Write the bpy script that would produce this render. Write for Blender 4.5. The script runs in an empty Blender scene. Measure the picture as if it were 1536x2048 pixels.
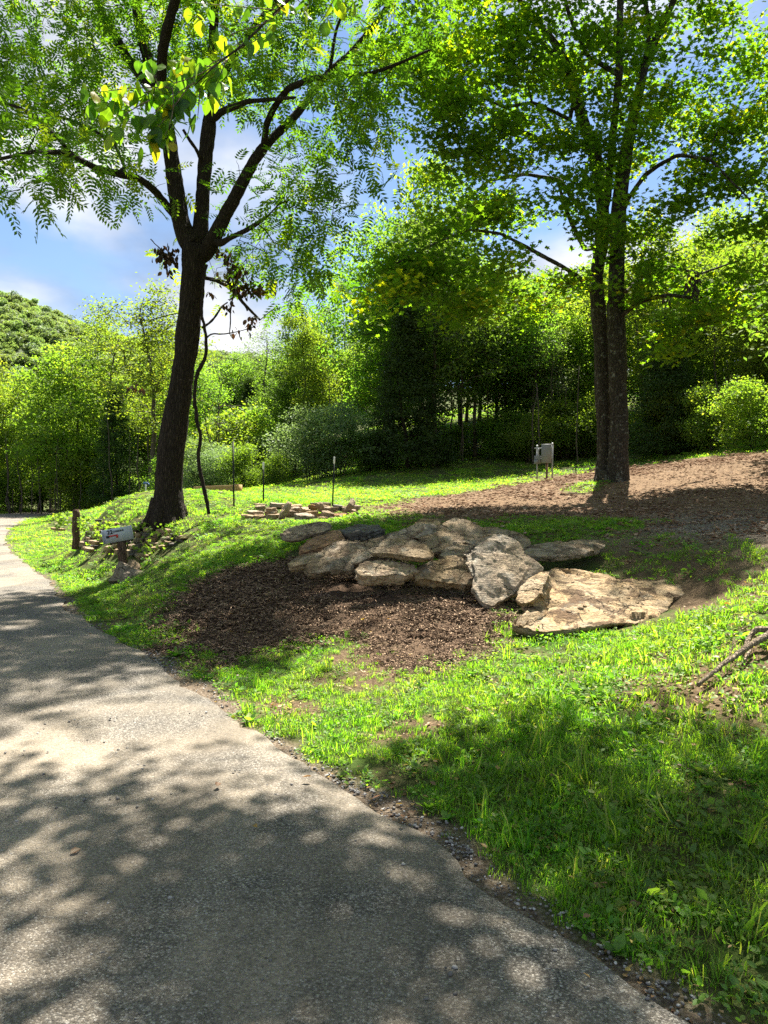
import bpy, math, random
import numpy as np
from mathutils import Vector, Matrix

RNG = np.random.default_rng(7)
random.seed(7)
PI = math.pi

# ------------------------------------------------------------------ camera
scn = bpy.context.scene
COL = scn.collection
FPX = 1500.0                      # focal length in photo pixels (photo 1536 x 2048)
HOR = 985.0
CAMZ = 1.6
PITCH = -math.atan((1024 - HOR) / FPX)
cam_d = bpy.data.cameras.new('camera'); cam = bpy.data.objects.new('camera', cam_d); COL.objects.link(cam)
cam_d.sensor_fit = 'VERTICAL'; cam_d.sensor_height = 24.0
cam_d.lens = 24.0 * FPX / 2048.0
cam_d.clip_start = 0.05; cam_d.clip_end = 5000
cam.location = (0, 0, CAMZ)
cam.rotation_euler = (PI / 2 + PITCH, 0, 0)
scn.camera = cam

# ------------------------------------------------------------------ sun, sky, exposure
SUN_EL, SUN_AZ = math.radians(59), math.radians(16)      # azimuth measured from +Y towards +X
sdir = Vector((math.sin(SUN_AZ) * math.cos(SUN_EL), math.cos(SUN_AZ) * math.cos(SUN_EL), math.sin(SUN_EL)))
sl = bpy.data.lights.new('sun', 'SUN'); so = bpy.data.objects.new('sun', sl); COL.objects.link(so)
sl.energy = 5.0; sl.angle = math.radians(0.53); sl.color = (1.0, 0.95, 0.86)
so.rotation_euler = sdir.to_track_quat('Z', 'Y').to_euler()
so.location = (0, 0, 60)

world = bpy.data.worlds.new('World'); scn.world = world; world.use_nodes = True
nt = world.node_tree; nt.nodes.clear()
def wn(t, **k):
    n = nt.nodes.new(t)
    for a, b in k.items(): setattr(n, a, b)
    return n
sky = wn('ShaderNodeTexSky', sky_type='NISHITA', sun_disc=False, sun_elevation=SUN_EL, sun_rotation=SUN_AZ,
         air_density=1.0, dust_density=0.1, ozone_density=3.0, altitude=300)
tc = wn('ShaderNodeTexCoord')
sep = wn('ShaderNodeSeparateXYZ'); nt.links.new(tc.outputs['Generated'], sep.inputs[0])
def wmath(op, a, b=None, clamp=False):
    n = wn('ShaderNodeMath', operation=op, use_clamp=clamp)
    for i, x in enumerate((a, b)):
        if x is None: continue
        if isinstance(x, (int, float)): n.inputs[i].default_value = x
        else: nt.links.new(x, n.inputs[i])
    return n.outputs[0]
den = wmath('ADD', wmath('MAXIMUM', sep.outputs[2], 0.0), 0.35)
comb = wn('ShaderNodeCombineXYZ')
nt.links.new(wmath('DIVIDE', sep.outputs[0], den), comb.inputs[0])
nt.links.new(wmath('DIVIDE', sep.outputs[1], den), comb.inputs[1])
mp = wn('ShaderNodeMapping'); nt.links.new(comb.outputs[0], mp.inputs[0])
mp.inputs['Location'].default_value = (3.7, 2.2, 0.0)
n1 = wn('ShaderNodeTexNoise'); nt.links.new(mp.outputs[0], n1.inputs['Vector'])
n1.inputs['Scale'].default_value = 1.7; n1.inputs['Detail'].default_value = 9; n1.inputs['Roughness'].default_value = 0.52
n1.inputs['Distortion'].default_value = 0.25
r1 = wn('ShaderNodeValToRGB'); nt.links.new(n1.outputs['Fac'], r1.inputs[0])
r1.color_ramp.elements[0].position = 0.43; r1.color_ramp.elements[0].color = (0.04, 0.04, 0.04, 1)
r1.color_ramp.elements[1].position = 0.59; r1.color_ramp.elements[1].color = (1, 1, 1, 1)
n2 = wn('ShaderNodeTexNoise'); nt.links.new(mp.outputs[0], n2.inputs['Vector'])
n2.inputs['Scale'].default_value = 3.4; n2.inputs['Detail'].default_value = 6
cc = wn('ShaderNodeValToRGB'); nt.links.new(n2.outputs['Fac'], cc.inputs[0])
cc.color_ramp.elements[0].position = 0.35; cc.color_ramp.elements[0].color = (2.0, 2.5, 3.5, 1)
cc.color_ramp.elements[1].position = 0.68; cc.color_ramp.elements[1].color = (6.6, 6.7, 6.9, 1)
mx = wn('ShaderNodeMix', data_type='RGBA')
nt.links.new(r1.outputs[0], mx.inputs[0]); nt.links.new(sky.outputs[0], mx.inputs[6]); nt.links.new(cc.outputs[0], mx.inputs[7])
bg = wn('ShaderNodeBackground'); bg.inputs[1].default_value = 0.046
nt.links.new(mx.outputs[2], bg.inputs[0])
wo = wn('ShaderNodeOutputWorld'); nt.links.new(bg.outputs[0], wo.inputs[0])

scn.view_settings.view_transform = 'Standard'
scn.view_settings.look = 'None'
scn.view_settings.exposure = 1.95
scn.view_settings.gamma = 1.0
scn.view_settings.use_curve_mapping = False
scn.cycles.max_bounces = 8
scn.cycles.diffuse_bounces = 3
scn.cycles.transmission_bounces = 5
scn.cycles.transparent_max_bounces = 4
scn.cycles.use_denoising = False
scn.cycles.sample_clamp_indirect = 8.0
scn.cycles.caustics_reflective = False; scn.cycles.caustics_refractive = False

# ------------------------------------------------------------------ helpers
def pdir(u, v):
    a = (np.asarray(u, float) - 768.0) / FPX; b = (1024.0 - np.asarray(v, float)) / FPX
    cp, sp = math.cos(PITCH), math.sin(PITCH)
    return np.stack([a + 0 * b, cp - sp * b, sp + cp * b], -1)
def W(u, v, Y):
    d = pdir(u, v); t = Y / d[..., 1]
    return d * np.asarray(t)[..., None] + np.array([0, 0, CAMZ])

def _hash(ix, iy, iz, s):
    h = (ix * 374761393 + iy * 668265263 + iz * 2147483647 + s * 1274126177) & 0xffffffff
    h = ((h ^ (h >> 13)) * 1274126177) & 0xffffffff
    h = (h ^ (h >> 16)) & 0xffffffff
    return h / 2147483648.0 - 1.0
def vnoise(P, f=1.0, s=0):
    P = np.asarray(P, float) * f
    i = np.floor(P).astype(np.int64); t = P - i; t = t * t * (3 - 2 * t)
    x, y, z = i[..., 0], i[..., 1], i[..., 2]; r = 0
    for a in (0, 1):
        for b in (0, 1):
            for c in (0, 1):
                w = (t[..., 0] if a else 1 - t[..., 0]) * (t[..., 1] if b else 1 - t[..., 1]) * (t[..., 2] if c else 1 - t[..., 2])
                r = r + w * _hash(x + a, y + b, z + c, s)
    return r
def fbm(P, f=1.0, o=4, s=0, g=0.5):
    r = 0; a = 1.0
    for k in range(o):
        r = r + a * vnoise(P, f * 2.03 ** k, s + k * 17); a *= g
    return r

def mesh(name, V, F, mats=None, smooth=False, fa=None, va=None):
    """V (n,3); F list of arrays (m,k) of equal k, or list of lists."""
    me = bpy.data.meshes.new(name)
    V = np.asarray(V, np.float32)
    if isinstance(F, np.ndarray): F = [F]
    F = [np.asarray(f) for f in F if len(f)]
    if all(f.ndim == 2 for f in F):
        loops = np.concatenate([f.ravel() for f in F]).astype(np.int32)
        tot = np.concatenate([np.full(len(f), f.shape[1]) for f in F]).astype(np.int32)
    else:
        loops = np.concatenate([np.asarray(f) for f in F]).astype(np.int32)
        tot = np.array([len(f) for f in F], np.int32)
    st = np.concatenate([[0], np.cumsum(tot)[:-1]]).astype(np.int32)
    me.vertices.add(len(V)); me.vertices.foreach_set('co', V.ravel())
    me.loops.add(len(loops)); me.loops.foreach_set('vertex_index', loops)
    me.polygons.add(len(tot)); me.polygons.foreach_set('loop_start', st); me.polygons.foreach_set('loop_total', tot)
    if smooth: me.polygons.foreach_set('use_smooth', np.ones(len(tot), bool))
    if va:
        for k, a in va.items():
            a = np.asarray(a, np.float32)
            if a.ndim == 1:
                at = me.attributes.new(k, 'FLOAT', 'POINT'); at.data.foreach_set('value', a)
            else:
                at = me.attributes.new(k, 'FLOAT_VECTOR', 'POINT'); at.data.foreach_set('vector', a.ravel())
    me.update(calc_edges=True)
    if mats is not None:
        for m in (mats if isinstance(mats, (list, tuple)) else [mats]): me.materials.append(m)
    if fa is not None: me.polygons.foreach_set('material_index', np.asarray(fa, np.int32))
    return me
def link(name, me, parent=None, loc=None, rot=None):
    o = bpy.data.objects.new(name, me); COL.objects.link(o)
    if parent is not None: o.parent = parent
    if loc is not None: o.location = loc
    if rot is not None: o.rotation_euler = rot
    return o
def tag(o, label=None, cat=None, group=None, kind=None):
    if label: o['label'] = label
    if cat: o['category'] = cat
    if group: o['group'] = group
    if kind: o['kind'] = kind
    return o
def thing(name, label, cat, loc=(0, 0, 0), rot=(0, 0, 0), group=None):
    o = bpy.data.objects.new(name, None); COL.objects.link(o)
    o.location = loc; o.rotation_euler = rot; o.empty_display_size = 0.2
    return tag(o, label, cat, group)
def copy_tree(o, label=None, loc=None, rot=None, sc=None):
    c = o.copy(); COL.objects.link(c)
    for ch in list(o.children):
        d = ch.copy(); COL.objects.link(d); d.parent = c
    if label: c['label'] = label
    if loc is not None: c.location = loc
    if rot is not None: c.rotation_euler = rot
    if sc is not None: c.scale = sc
    return c

class MB:
    """collects shapes into one mesh"""
    def __init__(s): s.V = []; s.F = []; s.n = 0
    def add(s, V, F):
        V = np.asarray(V, float); s.V.append(V)
        for f in F: s.F.append([int(i) + s.n for i in f])
        s.n += len(V); return s
    def box(s, c, d, R=None, bev=0.0):
        c = np.array(c, float); h = np.array(d, float) / 2
        if bev > 0:
            P = []
            b = min(bev, h.min() * 0.9)
            idx = {}
            for sx in (-1, 1):
                for sy in (-1, 1):
                    for sz in (-1, 1):
                        for ax in range(3):
                            v = np.array([sx * (h[0] - b), sy * (h[1] - b), sz * (h[2] - b)])
                            v[ax] = (sx, sy, sz)[ax] * h[ax]
                            idx[(sx, sy, sz, ax)] = len(P); P.append(v)
            F = []
            def quad(pts, nrm):
                pc = np.array([P[i] for i in pts]); n = np.cross(pc[1] - pc[0], pc[2] - pc[0])
                F.append(pts if np.dot(n, nrm) > 0 else pts[::-1])
            for ax in range(3):
                o1, o2 = [a for a in range(3) if a != ax]
                for sg in (-1, 1):
                    ps = []
                    for a, bb in ((-1, -1), (1, -1), (1, 1), (-1, 1)):
                        k = [0, 0, 0]; k[ax] = sg; k[o1] = a; k[o2] = bb; ps.append(idx[(*k, ax)])
                    nr = np.zeros(3); nr[ax] = sg; quad(ps, nr)
                for a in (-1, 1):
                    for bb in (-1, 1):
                        k1 = [0, 0, 0]; k1[ax] = -1; k1[o1] = a; k1[o2] = bb; k2 = list(k1); k2[ax] = 1
                        nr = np.zeros(3); nr[o1] = a; nr[o2] = bb
                        quad([idx[(*k1, o1)], idx[(*k2, o1)], idx[(*k2, o2)], idx[(*k1, o2)]], nr)
            for sx in (-1, 1):
                for sy in (-1, 1):
                    for sz in (-1, 1):
                        quad([idx[(sx, sy, sz, a)] for a in range(3)], np.array([sx, sy, sz]))
            P = np.array(P)
        else:
            P = np.array([(x, y, z) for z in (-1, 1) for y in (-1, 1) for x in (-1, 1)]) * h
            F = [(0, 2, 3, 1), (4, 5, 7, 6), (0, 1, 5, 4), (2, 6, 7, 3), (0, 4, 6, 2), (1, 3, 7, 5)]
        if R is not None: P = P @ np.array(R).T
        return s.add(P + c, F)
    def cyl(s, p0, p1, r0, r1=None, n=12, caps=True):
        V, F = tube([p0, p1], [r0, r0 if r1 is None else r1], n, caps); return s.add(V, F)
    def build(s, name, mat, parent=None, smooth=False):
        me = mesh(name, np.concatenate(s.V), s.F if False else _ragged(s.F), mat, smooth)
        return link(name, me, parent)
def _ragged(F):
    by = {}
    for f in F: by.setdefault(len(f), []).append(f)
    return [np.array(v) for v in by.values()]

def tube(P, R, n=8, caps=True, closed_tip=False, jag=None):
    P = np.asarray(P, float); R = np.asarray(R, float); m = len(P)
    T = np.gradient(P, axis=0); T /= np.linalg.norm(T, axis=1)[:, None] + 1e-9
    a = np.array([0, 0, 1.0]) if abs(T[0][2]) < 0.9 else np.array([1.0, 0, 0])
    N = np.zeros_like(P); N[0] = np.cross(T[0], a); N[0] /= np.linalg.norm(N[0])
    for i in range(1, m):
        v = N[i - 1] - T[i] * np.dot(N[i - 1], T[i]); N[i] = v / (np.linalg.norm(v) + 1e-9)
    B = np.cross(T, N)
    th = np.arange(n) * 2 * PI / n
    c, sn = np.cos(th), np.sin(th)
    V = P[:, None, :] + R[:, None, None] * (c[None, :, None] * N[:, None, :] + sn[None, :, None] * B[:, None, :])
    V = V.reshape(-1, 3)
    i = np.arange(m - 1)[:, None] * n; j = np.arange(n)[None, :]; k = (j + 1) % n
    Q = np.stack([i + j, i + k, i + n + k, i + n + j], -1).reshape(-1, 4)
    F = [tuple(q) for q in Q]
    if caps:
        F.append(tuple(range(n))[::-1]); F.append(tuple(range((m - 1) * n, m * n)))
    return V, F

# ------------------------------------------------------------------ materials
def new_mat(name):
    m = bpy.data.materials.new(name); m.use_nodes = True; m.node_tree.nodes.clear()
    return m
class NB:
    def __init__(s, m): s.t = m.node_tree
    def n(s, t, ins=None, **k):
        n = s.t.nodes.new(t)
        for a, b in k.items(): setattr(n, a, b)
        if ins:
            for a, b in ins.items():
                if hasattr(b, 'is_linked') or hasattr(b, 'links'): s.t.links.new(b, n.inputs[a])
                else: n.inputs[a].default_value = b
        return n
    def ramp(s, fac, stops, interp='LINEAR'):
        r = s.n('ShaderNodeValToRGB', {0: fac}); cr = r.color_ramp; cr.interpolation = interp
        while len(cr.elements) < len(stops): cr.elements.new(0.5)
        for e, (p, c) in zip(cr.elements, stops):
            e.position = p; e.color = (c, c, c, 1) if isinstance(c, (int, float)) else (*c, 1)
        return r.outputs[0]
    def mix(s, f, a, b, mode='MIX'):
        n = s.n('ShaderNodeMix', data_type='RGBA', blend_type=mode)
        for i, x in ((0, f), (6, a), (7, b)):
            if hasattr(x, 'links'): s.t.links.new(x, n.inputs[i])
            else: n.inputs[i].default_value = x if (i == 0) else ((*x, 1) if len(x) == 3 else x)
        return n.outputs[2]
    def math(s, op, a, b=0.0, clamp=False):
        return s.n('ShaderNodeMath', {0: a, 1: b}, operation=op, use_clamp=clamp).outputs[0]
    def noise(s, vec, scale, detail=4, rough=0.55, dist=0.0):
        return s.n('ShaderNodeTexNoise', {'Vector': vec, 'Scale': scale, 'Detail': detail, 'Roughness': rough, 'Distortion': dist}).outputs['Fac']
    def attr(s, name, typ='GEOMETRY'):
        return s.n('ShaderNodeAttribute', attribute_name=name, attribute_type=typ)
    def pos(s): return s.n('ShaderNodeNewGeometry').outputs['Position']
    def obj(s): return s.n('ShaderNodeTexCoord').outputs['Object']
    def out(s, sh, disp=None):
        o = s.n('ShaderNodeOutputMaterial', {0: sh}); return o
    def bump(s, h, strength, dist, normal=None):
        b = s.n('ShaderNodeBump', {'Height': h, 'Strength': strength, 'Distance': dist})
        if normal is not None: s.t.links.new(normal, b.inputs['Normal'])
        return b.outputs[0]
    def bsdf(s, col, rough=0.8, normal=None, spec=0.3, metal=0.0):
        ins = {'Base Color': col if hasattr(col, 'links') else (*col, 1), 'Roughness': rough, 'Specular IOR Level': spec, 'Metallic': metal}
        if normal is not None: ins['Normal'] = normal
        return s.n('ShaderNodeBsdfPrincipled', ins).outputs[0]

TR = 2.1
def leaf_mat(name, c0, c1, c2=None, trans=0.5, tsat=(1.25, 1.35, 0.5), gloss=0.02, rough=0.55, patch=False):
    """c0..c1 across the 'tint' attribute, plus object/instance variation; translucent"""
    m = new_mat(name); b = NB(m)
    t = b.attr('tint').outputs['Fac']
    rnd = b.n('ShaderNodeObjectInfo').outputs['Random']
    stops = [(0.0, c0), (0.75, c1)] + ([(0.97, c2)] if c2 else [])
    col = b.ramp(t, stops)
    hs = b.n('ShaderNodeHueSaturation', {'Color': col, 'Hue': b.math('ADD', b.math('MULTIPLY', rnd, 0.03), 0.485), 'Saturation': 1.0,
                                         'Value': b.math('ADD', b.math('MULTIPLY', rnd, 0.35), 0.82)}).outputs[0]
    if patch:                                 # turf colour drifts from lush to olive over the ground
        pn = b.noise(b.pos(), 1.1, 5, 0.6)
        hs = b.n('ShaderNodeHueSaturation', {'Color': hs, 'Hue': b.ramp(pn, [(0.3, 0.522), (0.7, 0.482)]), 'Saturation': b.ramp(pn, [(0.3, 1.0), (0.7, 0.86)]), 'Value': b.ramp(b.noise(b.pos(), 2.7, 4, 0.6), [(0.3, 0.85), (0.7, 1.28)])}).outputs[0]
    d = b.n('ShaderNodeBsdfDiffuse', {'Color': hs}).outputs[0]
    tc_ = b.mix(1.0, hs, tuple(x * TR for x in tsat) + (1,), 'MULTIPLY')
    tr = b.n('ShaderNodeBsdfTranslucent', {'Color': tc_}).outputs[0]
    mxs = b.n('ShaderNodeMixShader', {0: trans, 1: d, 2: tr}).outputs[0]
    g = b.n('ShaderNodeBsdfGlossy', {'Color': (0.75, 0.8, 0.7, 1), 'Roughness': rough}).outputs[0]
    f = b.n('ShaderNodeMixShader', {0: gloss, 1: mxs, 2: g}).outputs[0]
    b.out(f); return m

def bark_mat(name, dark, light, zs=6.0, fs=26.0, strength=0.9, lich=None):
    m = new_mat(name); b = NB(m)
    p = b.obj()
    mp_ = b.n('ShaderNodeMapping', {0: p, 'Scale': (fs, fs, zs)}).outputs[0]
    n = b.n('ShaderNodeTexVoronoi', {'Vector': b.mix(0.12, mp_, b.n('ShaderNodeTexNoise', {'Vector': p, 'Scale': 8.0}).outputs['Color'], 'ADD'), 'Scale': 1.0, 'Randomness': 1.0},
            feature='DISTANCE_TO_EDGE').outputs[0]
    f = b.noise(mp_, 2.2, 5, 0.65)
    h = b.math('ADD', b.ramp(n, [(0.0, 0.0), (0.35, 1.0)]), f)
    c = b.ramp(b.math('MULTIPLY', h, 0.55), [(0.15, dark), (0.9, light)])
    if lich:
        l = b.ramp(b.noise(p, 7.0, 5, 0.7), [(0.56, 0.0), (0.66, 0.8)])
        c = b.mix(l, c, lich)
    b.out(b.bsdf(c, 0.9, b.bump(h, strength, 0.02), 0.15)); return m

M = {}
M['bark_walnut'] = bark_mat('walnut bark', (0.007, 0.005, 0.004), (0.065, 0.048, 0.034), 5.0, 30.0)
M['bark_maple'] = bark_mat('maple bark', (0.010, 0.008, 0.006), (0.085, 0.070, 0.054), 11.0, 24.0, 0.8, (0.22, 0.22, 0.19))
M['bark_grey'] = bark_mat('wood edge bark', (0.03, 0.025, 0.02), (0.16, 0.13, 0.10), 5.0, 20.0, 0.6)
M['vine'] = bark_mat('vine bark', (0.010, 0.008, 0.006), (0.07, 0.05, 0.035), 14.0, 60.0, 0.8)
M['deadwood'] = bark_mat('dead wood', (0.09, 0.065, 0.042), (0.42, 0.33, 0.23), 5.0, 45.0, 0.8)
M['post_bark'] = bark_mat('post wood', (0.03, 0.02, 0.014), (0.20, 0.13, 0.085), 4.0, 34.0, 1.0)

M['leaf_walnut'] = leaf_mat('walnut leaf', (0.032, 0.072, 0.010), (0.085, 0.14, 0.014), (0.20, 0.22, 0.015), 0.5, (1.35, 1.5, 0.4))
M['leaf_maple'] = leaf_mat('maple leaf', (0.035, 0.08, 0.012), (0.075, 0.13, 0.012), (0.21, 0.21, 0.012), 0.58, (1.9, 2.25, 0.45))
M['leaf_near'] = leaf_mat('overhanging leaf', (0.045, 0.10, 0.02), (0.08, 0.16, 0.022), (0.32, 0.22, 0.02), 0.5, (1.6, 1.6, 0.5), 0.03)
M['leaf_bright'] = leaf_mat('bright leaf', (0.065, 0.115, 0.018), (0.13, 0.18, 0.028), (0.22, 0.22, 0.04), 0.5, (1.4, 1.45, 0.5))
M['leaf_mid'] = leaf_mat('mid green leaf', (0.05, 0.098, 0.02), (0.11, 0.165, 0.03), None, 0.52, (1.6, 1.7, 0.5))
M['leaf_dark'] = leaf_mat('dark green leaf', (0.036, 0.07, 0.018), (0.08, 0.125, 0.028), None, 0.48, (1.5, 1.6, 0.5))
M['leaf_pale'] = leaf_mat('grey green leaf', (0.08, 0.12, 0.05), (0.13, 0.18, 0.07), None, 0.4, (1.2, 1.25, 0.7), 0.04)
M['leaf_cedar'] = leaf_mat('cedar spray', (0.018, 0.042, 0.012), (0.045, 0.08, 0.018), None, 0.3, (1.4, 1.5, 0.6))
M['leaf_brown'] = leaf_mat('dead leaf', (0.018, 0.010, 0.006), (0.05, 0.025, 0.012), None, 0.2, (1.3, 1.0, 0.6), 0.04)
M['leaf_litter'] = leaf_mat('dry litter leaf', (0.09, 0.04, 0.018), (0.24, 0.13, 0.06), (0.42, 0.28, 0.06), 0.15, (1.2, 1.0, 0.6), 0.05)
M['leaf_hill'] = leaf_mat('hill forest leaf', (0.065, 0.11, 0.045), (0.14, 0.185, 0.075), None, 0.45, (1.3, 1.3, 0.6), 0.05)  # green lightened to stand in for distance haze on the hill
M['grass'] = leaf_mat('grass blade', (0.065, 0.14, 0.010), (0.155, 0.24, 0.016), (0.36, 0.29, 0.12), 0.5, (1.35, 1.6, 0.35), 0.02, patch=True)
M['weed'] = leaf_mat('weed leaf', (0.06, 0.13, 0.016), (0.14, 0.22, 0.028), (0.24, 0.23, 0.04), 0.45, (1.3, 1.55, 0.4), 0.025, patch=True)

def flat_mat(name, c, rough=0.6, spec=0.4, metal=0.0, var=0.12, sc=20.0, bump=0.1):
    m = new_mat(name); b = NB(m); p = b.obj()
    f = b.noise(p, sc, 5, 0.65)
    lo = tuple(x * (1 - var * 2) for x in c); hi = tuple(min(1, x * (1 + var)) for x in c)
    col = b.ramp(f, [(0.3, lo), (0.7, hi)])
    b.out(b.bsdf(col, rough, b.bump(b.noise(p, sc * 6, 3), bump, 0.004), spec, metal)); return m
M['mail_grey'] = flat_mat('galvanised mailbox paint', (0.48, 0.50, 0.53), 0.45, 0.5, 0.0, 0.06, 9)
M['flag_red'] = flat_mat('flag red', (0.62, 0.035, 0.02), 0.5)
M['black'] = flat_mat('black paint', (0.012, 0.012, 0.013), 0.5)
M['steel_grey'] = flat_mat('grey enclosure paint', (0.19, 0.19, 0.18), 0.5, 0.4, 0.0, 0.05, 8)
M['galv'] = flat_mat('galvanised tube', (0.34, 0.34, 0.33), 0.4, 0.5, 0.3, 0.08, 20)
M['white'] = flat_mat('white paint', (0.75, 0.75, 0.72), 0.5)
M['tpost'] = flat_mat('dark green post paint', (0.014, 0.018, 0.014), 0.6)
M['blue'] = flat_mat('blue plastic', (0.03, 0.10, 0.32), 0.5)
M['pine'] = flat_mat('pine board', (0.48, 0.30, 0.14), 0.7, 0.2, 0.0, 0.15, 6)
M['rust'] = flat_mat('rusty tube', (0.20, 0.11, 0.07), 0.8)

def rock_mat(name, base, warm, dark, soil=0.6):
    m = new_mat(name); b = NB(m); p = b.obj(); g = b.n('ShaderNodeNewGeometry')
    rnd = b.n('ShaderNodeObjectInfo').outputs['Random']
    off = b.n('ShaderNodeVectorMath', {0: p, 1: b.n('ShaderNodeCombineXYZ', {0: b.math('MULTIPLY', rnd, 37.0), 1: 0.0, 2: 0.0}).outputs[0]}, operation='ADD').outputs[0]
    big = b.noise(off, 2.2, 6, 0.6, 0.6)
    c = b.mix(b.ramp(big, [(0.40, 0.0), (0.60, 1.0)]), base, warm)
    fine = b.noise(off, 38.0, 6, 0.7)
    c = b.mix(b.ramp(fine, [(0.35, 0.75), (0.6, 0.0)]), c, dark)
    st = b.noise(b.n('ShaderNodeMapping', {0: off, 'Scale': (3, 3, 26)}).outputs[0], 3.0, 5, 0.7)
    c = b.mix(b.ramp(st, [(0.52, 0.0), (0.62, 0.35)]), c, dark)
    # soil caught on flat tops
    up = b.n('ShaderNodeSeparateXYZ', {0: g.outputs['Normal']}).outputs[2]
    sn = b.math('MULTIPLY', b.ramp(b.noise(off, 4.6, 7, 0.72, 0.3), [(0.50, 0.0), (0.57, 1.0)]), b.ramp(up, [(0.55, 0.0), (0.8, soil)]))
    sc = b.ramp(b.noise(off, 60.0, 3), [(0.35, (0.035, 0.02, 0.011)), (0.65, (0.12, 0.07, 0.04))])
    c = b.mix(sn, c, sc)
    vor = b.n('ShaderNodeTexVoronoi', {'Vector': off, 'Scale': 34.0}).outputs[0]
    wrp = b.mix(0.25, off, b.n('ShaderNodeTexNoise', {'Vector': off, 'Scale': 5.0, 'Detail': 4.0}).outputs['Color'], 'ADD')
    crk = b.ramp(b.n('ShaderNodeTexVoronoi', {'Vector': b.n('ShaderNodeMapping', {0: wrp, 'Scale': (1, 1, 3.0)}).outputs[0], 'Scale': 2.6}, feature='DISTANCE_TO_EDGE').outputs[0], [(0.0, 1.0), (0.022, 0.0)])
    crk = b.math('MULTIPLY', crk, b.ramp(b.noise(off, 2.7, 3), [(0.45, 0.0), (0.55, 0.9)]))
    c = b.mix(crk, c, (0.02, 0.015, 0.01))
    c = b.mix(b.ramp(b.noise(off, 5.5, 5, 0.6), [(0.58, 0.0), (0.68, 0.35)]), c, (0.30, 0.31, 0.27))
    hsv_ = b.n('ShaderNodeHueSaturation', {'Color': c, 'Saturation': b.math('ADD', b.math('MULTIPLY', rnd, 0.35), 0.9), 'Value': b.math('ADD', b.math('MULTIPLY', b.math('FRACT', b.math('MULTIPLY', rnd, 7.3)), 0.45), 0.78)}); c = hsv_.outputs[0]
    h = b.math('ADD', b.math('ADD', b.noise(off, 9.0, 8, 0.72), b.math('MULTIPLY', st, 0.6)), b.math('ADD', b.math('SUBTRACT', b.math('MULTIPLY', sn, 0.35), crk), b.math('MULTIPLY', vor, 0.25)))
    b.out(b.bsdf(c, 0.88, b.bump(h, 0.9, 0.035), 0.2)); return m
M['rock'] = rock_mat('sandstone', (0.40, 0.325, 0.235), (0.43, 0.32, 0.20), (0.11, 0.078, 0.05))
M['rock_pale'] = rock_mat('pale sandstone', (0.42, 0.33, 0.22), (0.45, 0.32, 0.185), (0.17, 0.12, 0.075), 0.85)
M['rock_red'] = rock_mat('reddish sandstone', (0.36, 0.21, 0.12), (0.42, 0.26, 0.14), (0.13, 0.08, 0.05))
M['rock_dark'] = rock_mat('dark grey stone', (0.13, 0.125, 0.115), (0.19, 0.165, 0.13), (0.05, 0.045, 0.04), 0.3)
# ------------------------------------------------------------------ terrain height
def WP(*a): return [tuple(W(u, v, Y)) for u, v, Y in a]
EDGE = np.array([(6.8, -8.0), (4.2, -3.6), (2.15, -0.1), (0.92, 2.2), (0.42, 3.1), (0.0, 3.75), (-0.42, 4.35), (-0.84, 4.95), (-1.38, 5.9), (-1.85, 6.55), (-2.3, 7.25), (-2.8, 8.0), (-3.45, 8.95), (-4.25, 10.15), (-5.15, 11.8),
                 (-6.3, 14.0), (-8.1, 16.95), (-10.35, 20.7), (-12.5, 24.7), (-14.6, 29.0), (-16.9, 34.0), (-19.8, 41.0), (-22.3, 47.5), (-23.4, 54.0), (-24.6, 62.0), (-25.0, 75.0), (-24.0, 90.0)])
def chaikin(P, k=3):
    for _ in range(k):
        Q = [P[0]]
        for a, b in zip(P[:-1], P[1:]): Q += [0.75 * a + 0.25 * b, 0.25 * a + 0.75 * b]
        Q.append(P[-1]); P = np.array(Q)
    return P
EDGE = chaikin(EDGE, 2)
_t = np.gradient(EDGE, axis=0); _t /= np.linalg.norm(_t, axis=1)[:, None]
LEFTN = np.stack([-_t[:, 1], _t[:, 0]], 1)
ROADW = 4.7
EDGE_L = EDGE + LEFTN * ROADW
MIDL = EDGE + LEFTN * ROADW / 2
def seg_dist(P, L):
    P = np.asarray(P, float); A = L[:-1]; B = L[1:]; d = B - A; dd = (d * d).sum(1)
    best = np.full(len(P), 1e9)
    for a, e, q in zip(A, d, dd):
        t = np.clip(((P - a) @ e) / q, 0, 1); r = P - a - t[:, None] * e
        best = np.minimum(best, (r * r).sum(1))
    return np.sqrt(best)
def inpoly(P, poly):
    P = np.asarray(P, float); poly = np.asarray(poly, float); x, y = P[:, 0], P[:, 1]; c = np.zeros(len(P), bool)
    j = len(poly) - 1
    for i in range(len(poly)):
        xi, yi = poly[i]; xj, yj = poly[j]
        m = ((yi > y) != (yj > y)) & (x < (xj - xi) * (y - yi) / (yj - yi + 1e-12) + xi)
        c ^= m; j = i
    return c
CT = []
for p in EDGE[::3]: CT.append((p[0], p[1], 0.0))
for p in EDGE_L[::3]: CT.append((p[0], p[1], 0.0))
for k in range(0, len(EDGE_L), 8):
    q = EDGE_L[k] + LEFTN[k] * 8; CT.append((q[0], q[1], -0.2))
    q = EDGE_L[k] + LEFTN[k] * 30; CT.append((q[0], q[1], 0.5))
CT += [(1.8, 2.2, 0.08), (3.2, 3.0, 0.25), (3.5, 0.5, 0.2), (6, 1, 0.6), (7, 4, 0.95), (5, 5.4, 0.72), (10, 2, 1.0), (12, 8, 1.6), (6, -6, 0.3)]
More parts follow.
